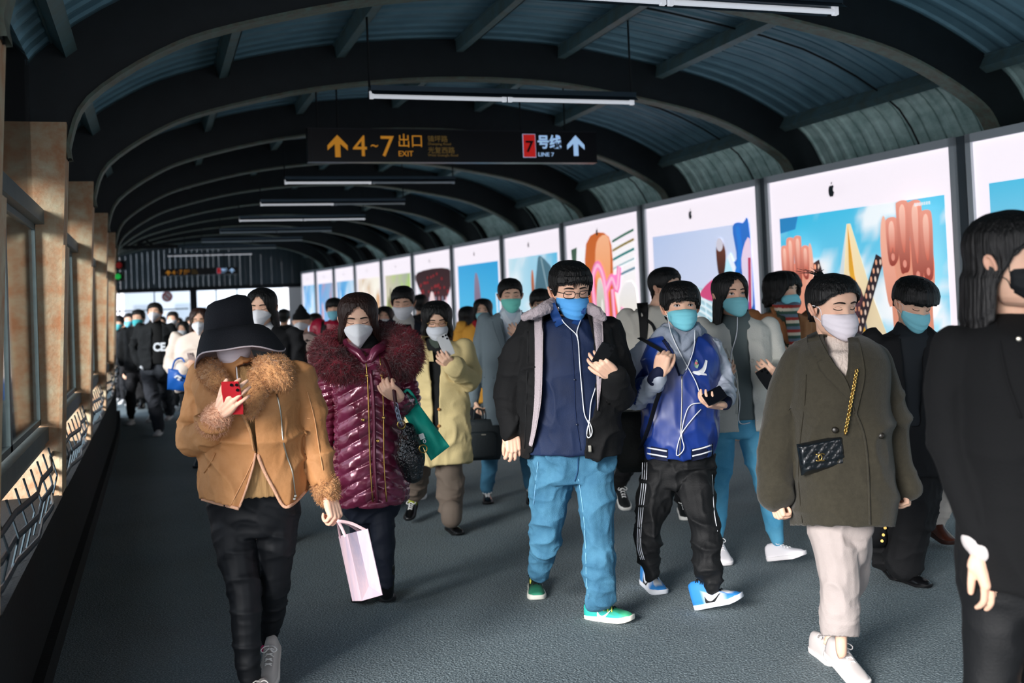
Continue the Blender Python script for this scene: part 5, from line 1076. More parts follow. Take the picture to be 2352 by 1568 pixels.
jk=p.cloth('down_coat',[p.torso([(800,842,52,.12,.02),(828,845,84,.16,.01),(870,846,82,.175,0),(940,847,76,.175,-.01),(1000,849,78,.18,-.01),(1060,852,84,.20,0),(1120,856,82,.205,0),(1150,857,80,.20,0)]),
 p.limb([(773,848,.03),(756,900,.04),(748,960,.04),(746,1012,.0)],[29,28,26,20]),p.limb([(910,845,.02),(932,885,.03),(936,930,-.03),(918,922,-.2)],[29,28,26,19])],M_puff,vox=.006,disp=lambda V,px,py,N: np.where((px<778)|(px>926),sq(V,px,py,N),quilt(V,px,py,N)),fold=(.004,(14,14,14),2))
for a_,b_ in (((838,808),(856,1152)),((872,815),(888,1152)),((851,850),(866,1152))):
    x0,y0=a_;x1,y1=b_; pts=[(x0,y0),(x0+6,y0+60),(x0+9,y0+140),(x1-6,1060),(x1,y1)]
    p.line('gold_zip' if a_[0]!=851 else 'placket','down_coat',pts,.0038 if a_[0]!=851 else .010,M_gold if a_[0]!=851 else M_puff,jk,off=.004)
p.dots('snap','down_coat',[(834,964),(881,959),(868,1012),(842,862),(877,862)],.009,M_gold,jk)
p.cloth('stand_collar',[p.limb([(796,785,-.02),(806,800,-.09),(824,812,-.13),(838,830,-.15)],[9,12,11,8]),p.limb([(884,788,-.02),(876,798,-.09),(862,806,-.13),(852,826,-.15)],[9,12,11,8])],M_puff,vox=.005,parent=jk)
p.cloth('roll_neck',[p.torso([(770,832,30,.07,.02),(800,838,36,.085,.0),(850,845,40,.11,-.02)])],M_blackj)
cl=p.cloth('fur_collar',[p.limb([(745,800,.0),(752,822,-.06),(780,840,-.12),(812,856,-.15),(826,866,-.16)],[26,34,34,24,12]),p.limb([(930,790,.02),(932,815,-.06),(915,835,-.12),(892,845,-.14)],[30,36,34,18]),p.limb([(760,790,.08),(842,775,.14),(925,785,.08)],[28,34,30])],M_fur,vox=.008,fold=(.010,(14,14,14),4),parent=jk)
V_,N_=arrays(cl.data); p.tufts('fur_pile',V_+p.loc,N_,15000,.030,.0016,M_fur,jk,drop=.35)
p.cloth('cuff',[p.limb([(746,1005,.0),(746,1020,.0)],[17,15])],M_blackj)
legs(p,'leggings',[(1130,853,66,.14,0),(1170,853,66,.14,.02),(1195,853,48,.11,.02)],([(832,1170,.03),(829,1240,.08),(830,1300,.12),(833,1350,.15)],[31,25,21,17]),([(876,1170,.0),(880,1240,-.02),(884,1300,-.03),(887,1340,-.03)],[31,27,22,18]),mat('black_leggings','0e1524',.7),fold=(.004,(8,8,20),2))
p.cloth('boot',[p.limb([(887,1302,-.03),(887,1335,-.03),(888,1362,-.03)],[21,19,17])],mat('boot_leather_black','0c0d0f',.2))
p.shoe((889,1372),yaw=8,toe=2,kind='boot',c='0c0d0f',sole='1a1b1d',L_=.25,name='boot',laces=False)
p.shoe(tuple(p.J(833,1362,.14)),yaw=-4,toe=-12,kind='boot',c='0c0d0f',sole='1a1b1d',L_=.25,name='boot',laces=False)
p.hand((745,1016,-.01),(748,1050,-.02),(.4,.8,0),curl=(40,50,30),thumb_side=1,fore=(746,990,.01))
p.hand((917,914,-.25),(902,900,-.28),(.0,.8,.4),curl=(60,70,40),thumb=(40,40),thumb_side=-1,fore=(925,925,-.12))
p.finish_body()
M_croc=mat('black_croc_leather','101113',.22,bump=(70,1.0,(1,1,1),1),spec=.7)
t=Thing('handbag',p.J(945,1045,-.25),'black textured leather handbag with chain strap, carried by the woman in the maroon coat','bag')
tmp=p.cloth('t_',[p.limb([(938,985,-.22),(940,1010,-.22),(943,1050,-.22),(948,1085,-.22)],[15,24,33,24])],M_croc,vox=.006); V_,_=arrays(tmp.data); F_=[tuple(q.vertices) for q in tmp.data.polygons]; bpy.data.objects.remove(tmp); t.put('bag_body',V_+p.loc,F_,M_croc,smooth=True)
t.put('buckle_band',*tube([p.J(918,1002,-.27),p.J(938,1006,-.33),p.J(960,1002,-.27)],[(.004,.012)]*3,8),M_croc)
for (x,y) in ((922,975),(972,1030)): t.put('ring',*tube([p.J(x+9*math.cos(a),y+9*math.sin(a),-.31) for a in np.linspace(0,2*np.pi,17)],.0035,6),M_gold)
Q=catmull(np.array([p.J(*q) for q in ((881,822,-.22),(893,850,-.26),(904,890,-.30),(908,920,-.31),(914,950,-.31),(922,975,-.31))]),10)
t.put('strap',*tube(Q[:36],[(.010,.003)]*36,8),mat('strap_red_black','3a1018',.4),smooth=True); mb=MB()
for i in range(34,len(Q)-1,2):
    c=Q[i]; d=Q[i+1]-Q[i-1]; d/=np.linalg.norm(d); s_=np.cross(d,BX if (i//2)%2 else AX); s_/=np.linalg.norm(s_); mb.tube([c+d*.017*math.cos(a)+s_*.009*math.sin(a) for a in np.linspace(0,2*np.pi,13)],.0035,5)
t.put('chain',mb.V,mb.F,mat('dark_chain','8a96a8',.3,metal=.9),smooth=True)
M_teal=mat('teal_fabric','12a08c',.6,noise=(5,'0c7a6c',.6),bump=(20,.4))
t=Thing('tote_bag',p.J(980,1040,-.1),'teal fabric tote bag with a small white tag, swinging behind the black handbag','bag')
def solid_quad(nm,TL,TR,BR,BL,d0,d1,thk,m,t,bul=.03,n=12):
    V=[];
    for side in (-1,1):
        for i in range(n+1):
            for j in range(n+1):
                u,v=i/n,j/n; x=(TL[0]*(1-u)+TR[0]*u)*(1-v)+(BL[0]*(1-u)+BR[0]*u)*v; y=(TL[1]*(1-u)+TR[1]*u)*(1-v)+(BL[1]*(1-u)+BR[1]*u)*v
                b=(thk+bul*math.sin(math.pi*u)*math.sin(math.pi*min(1,v*.9+.1))); q=p.J(x,y,d0+(d1-d0)*v+side*b+.006*math.sin(u*9+v*7)); V.append(q)
    W=n+1; N2=W*W; Fc=[]
    for i in range(n):
        for j in range(n): a=i*W+j; Fc.append((a,a+1,a+W+1,a+W)); Fc.append((a+N2,a+W+N2,a+W+1+N2,a+1+N2))
    E=[j for j in range(W)]+[i*W+n for i in range(1,W)]+[n*W+j for j in range(n-1,-1,-1)]+[i*W for i in range(n-1,0,-1)]
    Fc+=[(E[i],E[i]+N2,E[(i+1)%len(E)]+N2,E[(i+1)%len(E)]) for i in range(len(E))]
    return t.put(nm,V,Fc,m,smooth=True)
solid_quad('bag_body',(927,950),(960,925),(1033,1025),(990,1058),-.10,-.16,.02,M_teal,t,.05)
t.put('tag',[p.J(x,y,-.215) for x,y in ((961,998),(972,994),(977,1006),(966,1010))]+[p.J(x,y,-.20) for x,y in ((961,998),(972,994),(977,1006),(966,1010))],[(0,1,2,3),(7,6,5,4),(0,4,5,1),(1,5,6,2),(2,6,7,3),(3,7,4,0)],mat('tag_white','dfe8e4',.6)); mb=MB(); mb.tube([p.J(975+3*math.cos(a),1013+4*math.sin(a),-.21) for a in np.linspace(0,2*np.pi,9)],.002,4); mb.tube([p.J(965,1001,-.217),p.J(971,1000,-.217),p.J(972,1005,-.217)],.002,4); t.put('print_mark',mb.V,mb.F,M_loop)
t.put('handle',*tube(catmull([p.J(932,945,-.10),p.J(925,915,-.08),p.J(935,895,-.06),p.J(950,910,-.07),p.J(957,926,-.1)],5),[(.008,.002)]*21,6),M_teal,smooth=True)
# ---------- woman in the olive coat
p=Per('woman in an oversized olive wool coat and white trousers, white mask, hair pulled back',4.25,1925)
p.head(1913,704,138,yaw=20,pitch=9,neck=(1915,800,.05),eyes='down')
p.mask('surgical','e3dbe2','f4f0f4',rough=.75)
bodycore(p,(1915,800,.05),(1920,860,.04),(1935,1180,.02),.095,[(1930,1320,-.08),(1960,1330,.1)],[(1932,1500,-.08),(1902,1475,.12)])
p.hair([(0,.30),(25,.27),(48,.20),(66,.09),(80,.03),(92,-.02),(112,-.20),(150,-.30),(180,-.33)],[(0,.055),(40,.07),(90,.06),(180,.08)],amp=.010,fr=46,jit=.02)
p.locks('hair_wisps',[[(-.05+x,.30,.44),(-.03+x*1.3,.42+x,.52),(-.10+x*2.2,.55,.55+.05*math.sin(x*90))] for x in np.linspace(-.14,.14,12)]+[[(-.30,.0+y,.05),(-.33,-.05+y,-.06),(-.345,-.02+y,-.17)] for y in (-.02,.01)],r=.016)
p.cloth('hair_bun',[pill(p.T([(-.05,.44,.18),(.02,.50,.26),(.08,.46,.34)]),[.09*p.hh,.12*p.hh,.08*p.hh],12,3)],M_hair,fold=(.008,(20,20,20),2))
M_olive=mat('olive_wool','39352a',.92,noise=(60,'2c291f',.6),bump=(200,.3),sheen=.15); M_cream=mat('cream_knit','ddcfc6',.9,bump=(90,.6,(1,1,.15)))
sw=p.cloth('roll_neck_sweater',[p.torso([(766,1916,34,.075,.04),(780,1918,38,.085,.03),(800,1920,40,.09,.01),(812,1920,62,.12,.0),(860,1922,80,.14,-.01),(900,1925,80,.14,-.01)])],M_cream,vox=.005,disp=lambda V,px,py,N:.003*np.sin(px*1.3)*(py<860))
vcut=[(1886,750),(1893,780),(1905,815),(1925,845),(1943,866),(1948,830),(1949,790),(1944,750)]
lo=[(1700,1204),(1990,1210),(2060,1209),(2100,1340),(1700,1340)]
jk=p.cloth('wool_coat',[p.torso([(772,1912,50,.11,.05),(788,1917,76,.15,.03),(815,1919,100,.18,.02),(870,1922,110,.195,.01),(960,1927,111,.20,0),(1080,1933,113,.205,0),(1150,1935,110,.205,0),(1225,1936,106,.20,0)]),
 p.limb([(1838,836,.03),(1812,910,.04),(1795,1000,.03),(1783,1080,.0),(1778,1135,-.02)],[42,46,44,39,36]),p.limb([(2006,836,.04),(2036,910,.05),(2050,1000,.04),(2068,1075,.02),(2082,1112,0)],[42,44,42,34,29])],M_olive,vox=.008,fold=(.016,(4,4,4),31),cut=[vcut,(lo,False)],thick=.010)
p.patch('lapel','wool_coat',[(1853,770),(1856,795),(1872,822),(1886,826)],[(1876,760),(1888,788),(1903,815),(1910,826)],M_olive,.010,jk); p.patch('lapel','wool_coat',[(1876,830),(1882,850),(1912,882),(1950,922),(1962,950)],[(1904,818),(1922,843),(1940,866),(1954,900),(1964,948)],M_olive,.010,jk)
p.patch('lapel','wool_coat',[(1950,775),(1950,820),(1948,865),(1958,915),(1966,950)],[(1972,775),(1984,830),(1986,870),(1976,915),(1968,950)],M_olive,.010,jk)
p.line('front_edge','wool_coat',[(1964,945),(1985,1000),(1994,1080),(1998,1204)],.004,M_olive,jk,off=.006); p.line('seam','wool_coat',[(1852,860),(1848,930),(1838,1010),(1834,1100),(1843,1200)],.002,mat('olive_seam','2a261c',.9),jk)
p.dots('button','wool_coat',[(1918,987),(2024,1000)],.013,mat('horn_button','1a1712',.3),jk)
legs(p,'white_trousers',[(1180,1932,66,.14,0),(1215,1932,70,.14,0),(1245,1932,56,.11,0),(1290,1932,44,.09,-.02)],([(1905,1215,-.02),(1918,1270,-.06),(1928,1330,-.09),(1928,1400,-.09),(1928,1450,-.08)],[52,48,46,42,38]),([(1968,1215,.04),(1972,1270,.08),(1962,1330,.12),(1930,1400,.14),(1908,1440,.14)],[34,30,28,26,24]),mat('white_denim','b0a5a1',.85,noise=(4,'9c918d',.5),bump=(200,.2)),fold=(.008,(6,6,9),12),cut=[([(1860,1460),(2010,1464),(2010,1520),(1860,1520)],False)])
p.shoe(tuple(onZ(1898,1512,0)),yaw=12,toe=0,kind='sneaker',c='c4bcb9',sole='e8e0dc',lace='f0e8e6',L_=.25,name='sneaker')
p.shoe(tuple(onZ(1942,1556,0)+np.array([0,0,.03])),yaw=16,toe=-14,kind='sneaker',c='c4bcb9',sole='e8e0dc',lace='f0e8e6',L_=.26,name='sneaker')
p.hand((1777,1140,-.02),(1788,1172,-.03),(.8,.4,.2),curl=(75,80,50),thumb=(15,50),thumb_side=1,fore=(1778,1110,0),size=.9)
p.hand((2076,1112,0),(2082,1142,-.01),(-.8,.4,.2),curl=(75,80,50),thumb=(15,50),thumb_side=-1,fore=(2072,1090,0),size=.85)
p.finish_body(); P5=p
t=Thing('quilted_bag',p.J(1886,1045,-.26),'small black quilted shoulder bag with gold chain on the olive wool coat','bag')
M_ql=mat('black_quilted_leather','0f1418',.22,spec=.8)
b0=p.cast('wool_coat',1886,1045,.03)[1]-p.z0
TL,TR,BR,BL=(1829,1020),(1939,997),(1948,1070),(1840,1092); n=30; V=[]
for side in (0,1):
    for i in range(n+1):
        for j in range(n+1):
            u,v=i/n,j/n; x=(TL[0]*(1-u)+TR[0]*u)*(1-v)+(BL[0]*(1-u)+BR[0]*u)*v; y=(TL[1]*(1-u)+TR[1]*u)*(1-v)+(BL[1]*(1-u)+BR[1]*u)*v
            e=min(1,min(u,1-u)*12)*min(1,min(v,1-v)*9); ql=.006*min(abs(math.sin(math.pi*(u*4.5+v*3))),abs(math.sin(math.pi*(u*4.5-v*3)))+.4)**.5
            flap=-.010*(v<.72)
            V.append(p.J(x,y,b0+(-.0-.022*e-ql*e+flap if side==0 else .028)))
W=n+1;N2=W*W;Fc=[]
for i in range(n):
    for j in range(n): a=i*W+j; Fc.append((a,a+1,a+W+1,a+W)); Fc.append((a+N2,a+W+N2,a+W+1+N2,a+1+N2))
E_=[j for j in range(W)]+[i*W+n for i in range(1,W)]+[n*W+j for j in range(n-1,-1,-1)]+[i*W for i in range(n-1,0,-1)]
Fc+=[(E_[i],E_[i]+N2,E_[(i+1)%len(E_)]+N2,E_[(i+1)%len(E_)]) for i in range(len(E_))]
t.put('bag_body',V,Fc,M_ql,smooth=True)
mb=MB()
for sg in (-1,1): mb.tube([p.J(1884+sg*4.5+sg*8.5*-math.cos(a),1050-sg*.5+8*math.sin(a),b0-.048) for a in np.linspace(-2.25,2.25,14)],.0024,6)
t.put('gold_emblem',mb.V,mb.F,M_gold,smooth=True)
mb=MB(); W_=[p.cast('wool_coat',x,y,.022)[0] for x,y in catmull([(1941,996),(1948,960),(1955,920),(1962,884),(1968,850)],8)]
for i in range(len(W_)-1):
    c=(W_[i]+W_[i+1])/2; d=W_[i+1]-W_[i]; d/=np.linalg.norm(d); s_=np.cross(d,BX if i%2 else AX); s_/=np.linalg.norm(s_); mb.tube([c+d*.0085*math.cos(a)+s_*.0055*math.sin(a) for a in np.linspace(0,2*np.pi,9)],.0022,5)
t.put('chain',mb.V,mb.F,M_gold,smooth=True)
# ---------- woman at the right edge
p=Per('woman in black coat and black mask, very near, cut by the right edge',2.9,2360)
p.head(2322,598,206,yaw=42,pitch=4,neck=(2335,740,.06),eyes='open')
p.mask('surgical','15181b','1c2024')
bodycore(p,(2335,740,.06),(2345,820,.04),(2350,1300,.03),.1,[(2290,1600,0),(2400,1600,0)],[(2290,1900,0),(2400,1900,0)])
p.hair([(-180,-.85),(-110,-.85),(-85,-.66),(-74,-.08),(-66,.10),(-40,.22),(0,.20),(30,.2),(60,.1),(75,-.3),(100,-.85),(180,-.85)],[(0,.05),(90,.06),(180,.09)],ns=48,amp=.014,fr=44,jit=.06,wide=[(0,.34,.20,.46),(-.4,.36,.05,.46),(-.9,.38,.0,.46)])
p.locks('hair_wisps',[[(-.28+x,-.2,.3),(-.33+x,-.12,.1),(-.34,-.06+x,-.1)] for x in np.linspace(-.02,.03,4)]+[[(-.3,.3,-.6),(-.42,.4,-.9),(-.50-x,.5,-1.0+x)] for x in (0,.05,.1)],r=.012)
M_blk2=mat('soft_black_coat','050608',.9,bump=(120,.2))
jk=p.cloth('black_coat',[p.torso([(716,2330,60,.10,.06),(740,2335,110,.14,.04),(775,2340,150,.17,.02),(860,2345,158,.18,0),(1000,2350,150,.18,0),(1150,2352,146,.18,0),(1330,2355,150,.18,0)],p=.9),
 p.limb([(2205,812,.02),(2182,900,.03),(2190,1010,.03),(2215,1120,-.02),(2250,1232,-.06)],[62,60,54,46,38])],M_blk2,vox=.009,fold=(.010,(5,5,5),41))
p.dots('pin','black_coat',[(2340,778)],.007,M_steelz,jk)
p.line('lapel_edge','black_coat',[(2290,740),(2310,860),(2345,960)],.004,M_blk2,jk)
legs(p,'black_trousers',[(1250,2345,135,.16,0),(1330,2345,140,.16,0),(1400,2345,120,.14,0)],([(2290,1360,0),(2282,1500,-.02),(2272,1640,-.03),(2265,1800,0),(2260,1950,0)],[74,66,58,50,46]),([(2400,1360,0),(2410,1500,.02),(2415,1640,.05),(2410,1950,.1)],[74,66,58,46]),M_blackp,vox=.012,fold=(.008,(5,5,8),3))
p.cloth('bracelet',[p.limb([(2242,1238,-.07),(2258,1262,-.08)],[33,31])],mat('pale_cuff','c9c2c0',.6,bump=(30,.4)))
p.hand((2256,1262,-.08),(2275,1320,-.09),(-.3,.9,0),curl=(22,28,18),thumb=(18,20),thumb_side=1,fore=(2246,1225,-.06),size=1.02,spread=2)
for x_,y_ in ((2270,1955),(2420,1930)): p.shoe((x_,y_),yaw=3,kind='dress',c='101113',sole='1a1a1c',name='shoe')
p.finish_body()
# ------------------------------------------------------------------ everyone farther back
def H_(p,style,m=None):
    if style=='short': p.hair([(0,.25),(30,.22),(50,.14),(66,.0),(80,-.06),(92,-.02),(110,-.12),(150,-.30),(180,-.34)],[(0,.08),(60,.06),(90,.05),(180,.07)],m,nt=64,ns=22,jit=.04)
    if style=='fringe': p.hair([(0,.14),(40,.12),(60,.04),(78,-.05),(92,.0),(112,-.12),(150,-.30),(180,-.34)],[(0,.09),(60,.08),(90,.07),(180,.08)],m,nt=64,ns=22,jit=.05)
    if style=='bowl': p.hair([(0,.17),(40,.15),(62,.10),(90,.07),(120,-.02),(150,-.22),(180,-.30)],[(0,.13),(60,.12),(90,.11),(180,.12)],m,nt=72,ns=26,jit=.03,amp=.02)
    if style=='long': p.hair([(0,.37),(14,.31),(28,.19),(40,.02),(50,-.22),(60,-.6),(75,-.98),(180,-1.15)],[(0,.05),(90,.07),(180,.08)],m,nt=72,ns=36,jit=.07,fr=34,wide=[(0,.34,.26,.44),(-.4,.36,.20,.44),(-1.2,.38,.16,.42)])
    if style=='bob': p.hair([(-180,-.48),(-90,-.50),(-62,-.44),(-52,-.2),(-42,.0),(-30,.18),(-15,.33),(10,.27),(28,.16),(42,.02),(52,-.2),(62,-.44),(90,-.50),(180,-.48)],[(0,.06),(60,.08),(90,.10),(180,.10)],m,nt=72,ns=30,jit=.04,fr=30,wide=[(0,.34,.28,.44),(-.3,.37,.25,.42),(-.6,.33,.24,.36)])
    if style=='curly': p.hair([(0,.24),(30,.16),(48,.0),(60,-.25),(90,-.36),(180,-.40)],[(0,.10),(60,.16),(90,.18),(180,.18)],m,nt=84,ns=34,jit=.06,fr=34,amp=.05,wide=[(0,.36,.28,.44),(-.3,.40,.25,.44),(-.6,.34,.24,.36)])
    if style=='tied': p.hair([(0,.26),(40,.20),(60,.05),(90,.0),(120,-.20),(180,-.33)],[(0,.05),(180,.07)],m,nt=64,ns=22)
ARM={'down':((.205,.34,.02),(.255,.60,.03),(.255,.84,-.02)),'bent':((.205,.34,.02),(.255,.60,.02),(.12,.63,-.24)),'phone':((.205,.34,.02),(.26,.58,-.02),(.10,.47,-.28)),'pocket':((.205,.34,.02),(.28,.60,.05),(.22,.80,-.06)),'none':None}
def walker(label,z0,cx,ty,head=(0,0,0,0),hs=.245,hair='short',hm=None,mask=('surgical','e6e8ee'),eyes='down',glass=None,coat='222222',coatm=None,clen=.95,sw=.20,tw=.18,hw=.19,cd=.13,sleeve=(.062,.055,.042),inner=None,opening=None,pants='15171c',pantm=None,legr=(.085,.065,.05),feet=((-.11,-.22,0,-5),(.11,.25,0,-30)),shoe=('sneaker','dedede','eeeeee'),armL='down',armR='down',hands=True,vox=.012,fold=.012,group='commuters walking through the covered walkway',body=True,neckc=None,cropcoat=None,bend=0.,trlen=None):
    p=Per(label,z0,cx,group=group,vox=vox); s=1/p.k; Yp=lambda m:ty+m*s; hx,yaw,pitch,roll=head
    p.head(cx+hx*s,Yp(.03+hs/2),hs*s,yaw=yaw,pitch=pitch,roll=roll,dz=-bend,neck=(cx,Yp(.33),.03),eyes=eyes if z0<12 else 'none',brows=z0<14,glass=glass,nr=.235,vox=.0045 if z0<9 else .008,det=z0<9)
    if mask: p.mask(mask[0],mask[1],loops=z0<12)
    if hair in('short','fringe','bowl','long','bob','curly','tied'): H_(p,hair,hm)
    cm=coatm or mat('coat_'+coat,coat,.85,noise=(6,coat,.1),bump=(120,.2))
    CP=[pill([p.J(cx,Yp(.33),.03),p.J(cx,Yp(.42),.03),p.J(cx,Yp(.92),.02)],[.05,.08,.07],12,3)]
    rows=[(Yp(.275),cx,.07*s,.085,.04),(Yp(.31),cx,.14*s,.12,.03),(Yp(.36),cx,sw*s,cd,.02),(Yp(.50),cx,sw*.98*s,cd+.01,.01),(Yp(.72),cx,tw*s,cd,.01),(Yp(max(.76,clen*.86)),cx,hw*s,cd+.015,.01),(Yp(clen),cx,hw*1.03*s,cd+.02,.01)]
    parts=[p.torso(rows)]
    A=[]
    for sg,a in ((-1,armL),(1,armR)):
        q=ARM[a] if isinstance(a,str) else a
        if q is None: continue
        pts=[(cx+sg*x*s,Yp(y),d) for x,y,d in q]; A.append((sg,pts,a)); m_=[tuple((np.array(pts[0])*.5+np.array(pts[1])*.5)),]
        parts.append(p.limb([pts[0],m_[0],pts[1],pts[2]],[sleeve[0]*s,sleeve[0]*.98*s,sleeve[1]*s,sleeve[2]*s]))
    if inner: p.cloth('shirt',[p.torso([(Yp(.24),cx,.065*s,.07,.03),(Yp(.31),cx,.10*s,.10,.0),(Yp(.40),cx,.15*s,.11,.0),(Yp(clen-.06),cx,tw*.9*s,cd-.015,.0)])],inner if not isinstance(inner,str) else mat('inner_'+inner,inner,.8))
    op=[[(cx+x*s,Yp(y)) for x,y in opening]] if opening else None
    p.cloth('coat',parts,cm,vox,3,(fold,(7,7,8),int(cx)),cut=op,thick=.012)
    if hands:
        for sg,pts,a in A:
            w=np.array(pts[2],float); e=np.array(pts[1],float); d=w-e; d/=abs(np.linalg.norm(d*np.array([1,1,s])))+1e-6; up=a in('bent','phone') or (not isinstance(a,str) and pts[2][2]<-.12)
            to=tuple(w+np.array([-sg*.05*s,-.04*s if up else .07*s,-.05])) ; p.hand(tuple(w),to,(-sg*.3,.6,.5) if up else (-sg*.9,.3,0),curl=(35,45,30),thumb_side=1 if sg<0 else -1,fore=tuple(w*.75+e*.25),vox=.0045 if z0<9 else .009,size=.95)
    # legs in world space
    pm=pantm or mat('trousers_'+pants,pants,.8,bump=(150,.2)); hip=p.J(cx,Yp(.92),.01); P_=[]; 
    P_.append(p.torso([(Yp(.82),cx,.15*s,.10,.01),(Yp(.90),cx,.165*s,.11,.01),(Yp(.96),cx,.15*s,.10,.01)]))
    for i,f in enumerate(feet):
        sg=-1 if i==0 else 1
        if len(f)==4: g=np.array([hip[0],hip[1],0])+AX*f[0]+BX*f[1]; fyaw,toe=f[2],f[3]; lift=.0
        else: g=onZ(f[0],f[1],0.); fyaw,toe=f[2],f[3]; lift=f[4]
        lift+=abs(math.sin(math.radians(toe)))*.11; an=g+np.array([0,0,.10+lift])+BX*.05*math.cos(math.radians(fyaw))-AX*.05*math.sin(math.radians(fyaw)); h0=hip+AX*sg*.085
        kn=(h0*.48+an*.52)+BX*(-.06 if (an-h0)@BX<0 else -.02)+ZX*.02; end=an if trlen is None else an+(kn-an)*trlen
        P_.append(pill([h0,h0*.5+kn*.5,kn,kn*.4+end*.6,end],[legr[0],legr[0]*.95,legr[1],legr[1]*.9+legr[2]*.1,legr[2]],14,3))
        CP.append(pill([hip,h0*.7+kn*.3,kn,end],[.045,.045,.036,.026],10,3))
        sh=shoe[i] if isinstance(shoe[0],tuple) else shoe
        p.shoe(tuple(g),yaw=fyaw,toe=toe,kind=sh[0],c=sh[1],sole=sh[2],L_=.26,lift=lift,name='shoe',laces=z0<9)
        if trlen: V,Fc=pill([an-ZX*.05,end+(kn-end)*.2],[.034,.036],10,3); p.put('sock',V,Fc,mat('sock_'+neckc,neckc,.9))
    p.cloth('trousers',P_,pm,vox,3,(fold,(8,8,10),int(cx)+1))
    me=fuse(CP,.02,1); V,_=arrays(me); p.bparts.append((V,[tuple(q.vertices) for q in me.polygons])); bpy.data.meshes.remove(me)
    p.finish_body(); p.s=s; p.Yp=Yp; return p
def wl_(p,on,pts,r,m,name='seam',**k): return p.line(name,on,pts,r,m,**k)
# beige trench woman
p=walker('woman with bobbed hair in an open beige raincoat and wide trousers, holding a phone',7.2,1003,686,head=(.0,6,14,0),hair='bob',mask=('surgical','dcdfe8'),eyes='down',coat='d9c490',clen=1.13,sw=.21,tw=.22,hw=.235,cd=.14,inner='15171a',opening=[(-.10,.18),(-.06,.36),(-.03,.7),(-.02,1.0),(.01,1.0),(.02,.6),(.035,.36),(.09,.18)],pants='6f6258',legr=(.10,.09,.085),feet=((946,1196,-6,-18,.03),(1043,1222,22,0,0)),shoe=('dress','0c0d0f','111214'),armL='none',armR=((.19,.34,.02),(.235,.56,-.06),(.115,.46,-.28)),sleeve=(.075,.075,.062),trlen=.24,neckc='a8b03c',glass='b08a5a')
p.dots('coat_button','coat',[(1010,862),(1007,895),(1008,940),(1008,978)],.011,mat('tan_button','b8793c',.4)); p.patch('collar','coat',[(962,770),(975,800),(985,830)],[(985,772),(992,800),(996,830)],mat('coat_d9c490','d9c490'),.006)
p.patch('shirt_collar','shirt',[(984,778),(988,790),(1000,800)],[(1000,778),(1006,786),(1008,798)],mat('sage_collar','4a544c',.8),.006); p.cloth('trouser_check' if False else 'hem_facing',[p.limb([(1037,1172,-.05),(1037,1188,-.05)],[25,25])],mat('trousers_6f6258','6f6258'))
phone(p.J(1024,793,-.33),ZX*.9-BX*.3-AX*.35,BX*.7+ZX*.3-AX*.2,.074,.15,'d9dadd','white phone held up by the bobbed woman in the beige raincoat')
# grey suit man
p=walker('man in a grey suit jacket, pale shirt and jeans, teal mask, carrying a briefcase',8.1,1172,633,head=(.0,8,6,0),hair='short',mask=('surgical','84e6d6'),eyes='down',coat='6d7a82',clen=1.14,sw=.215,tw=.20,hw=.215,cd=.14,inner='c9d4e2',opening=[(-.07,.20),(-.06,.34),(-.01,.62),(.02,1.14),(.12,1.14),(.10,.7),(.10,.34),(.10,.20)],pantm=M_denim,feet=((1120,1152,4,0,0),(1222,1160,0,-15,.02)),shoe=('dress','0e0f12','111214'),armL=((.20,.35,.02),(.25,.66,.04),(.29,.98,-.02)),armR='phone',fold=.006)
p.patch('lapel','coat',[(1128,730),(1140,770),(1158,815)],[(1142,722),(1155,765),(1163,815)],mat('coat_6d7a82','6d7a82'),.008); p.line('pocket_flap','coat',[(1112,866),(1135,868)],.006,mat('coat_6d7a82','6d7a82'))
p.patch('collar','shirt',[(1150,718),(1158,738),(1170,748)],[(1158,712),(1168,730),(1178,738)],mat('shirt_white','dfe6f0',.7),.005); p.patch('collar','shirt',[(1200,712),(1194,732),(1184,746)],[(1190,712),(1184,728),(1176,738)],mat('shirt_white','dfe6f0',.7),.005)
t=Thing('briefcase',p.J(1108,1008,-.08),'dark grey soft briefcase in the hand of the man in the grey suit','bag'); M_bc=mat('briefcase_nylon','22292d',.6,bump=(80,.3))
V,Fc=rbox(p.J(1110,1008,-.08),AX*.145,BX*.05,ZX*.155,.15); t.put('bag_body',V,Fc,M_bc,smooth=True); V,Fc=rbox(p.J(1104,1022,-.15),AX*.12,BX*.014,ZX*.10,.15); t.put('front_pocket',V,Fc,M_bc,smooth=True)
for d in (-.11,-.05): t.put('handle',*tube(catmull([p.J(1088,965,d),p.J(1091,942,d),p.J(1100,938,d),p.J(1108,945,d),p.J(1110,965,d)],4),[(.009,.004)]*17,8),M_bc,smooth=True)
t.put('badge',*rbox(p.J(1111,998,-.17),AX*.018,BX*.003,ZX*.004,.1),M_steelz)
# man with backpack straps behind the boy
p=walker('man in a pale windbreaker with black backpack strap, face turned away',7.0,1508,607,head=(.06,48,0,0),hair='short',mask=None,eyes='none',coat='d2cec4',clen=.95,sw=.22,tw=.21,hw=.22,feet=((1430,1174,8,-28,.03),(1572,1188,0,-8,.0)),pants='0e0f12',shoe=('sneaker','14181a','e8e8e4'),armL=((.20,.36,.02),(.27,.62,.06),(.24,.86,.02)),armR='down')
p.patch('backpack_strap','coat',[(1462,696),(1468,740),(1470,790)],[(1488,694),(1488,740),(1484,790)],mat('black_webbing','0c0d0f',.7),.012); p.line('backpack_strap','coat',[(1486,735),(1500,748),(1508,775)],.010,mat('black_webbing','0c0d0f',.7),off=.012)
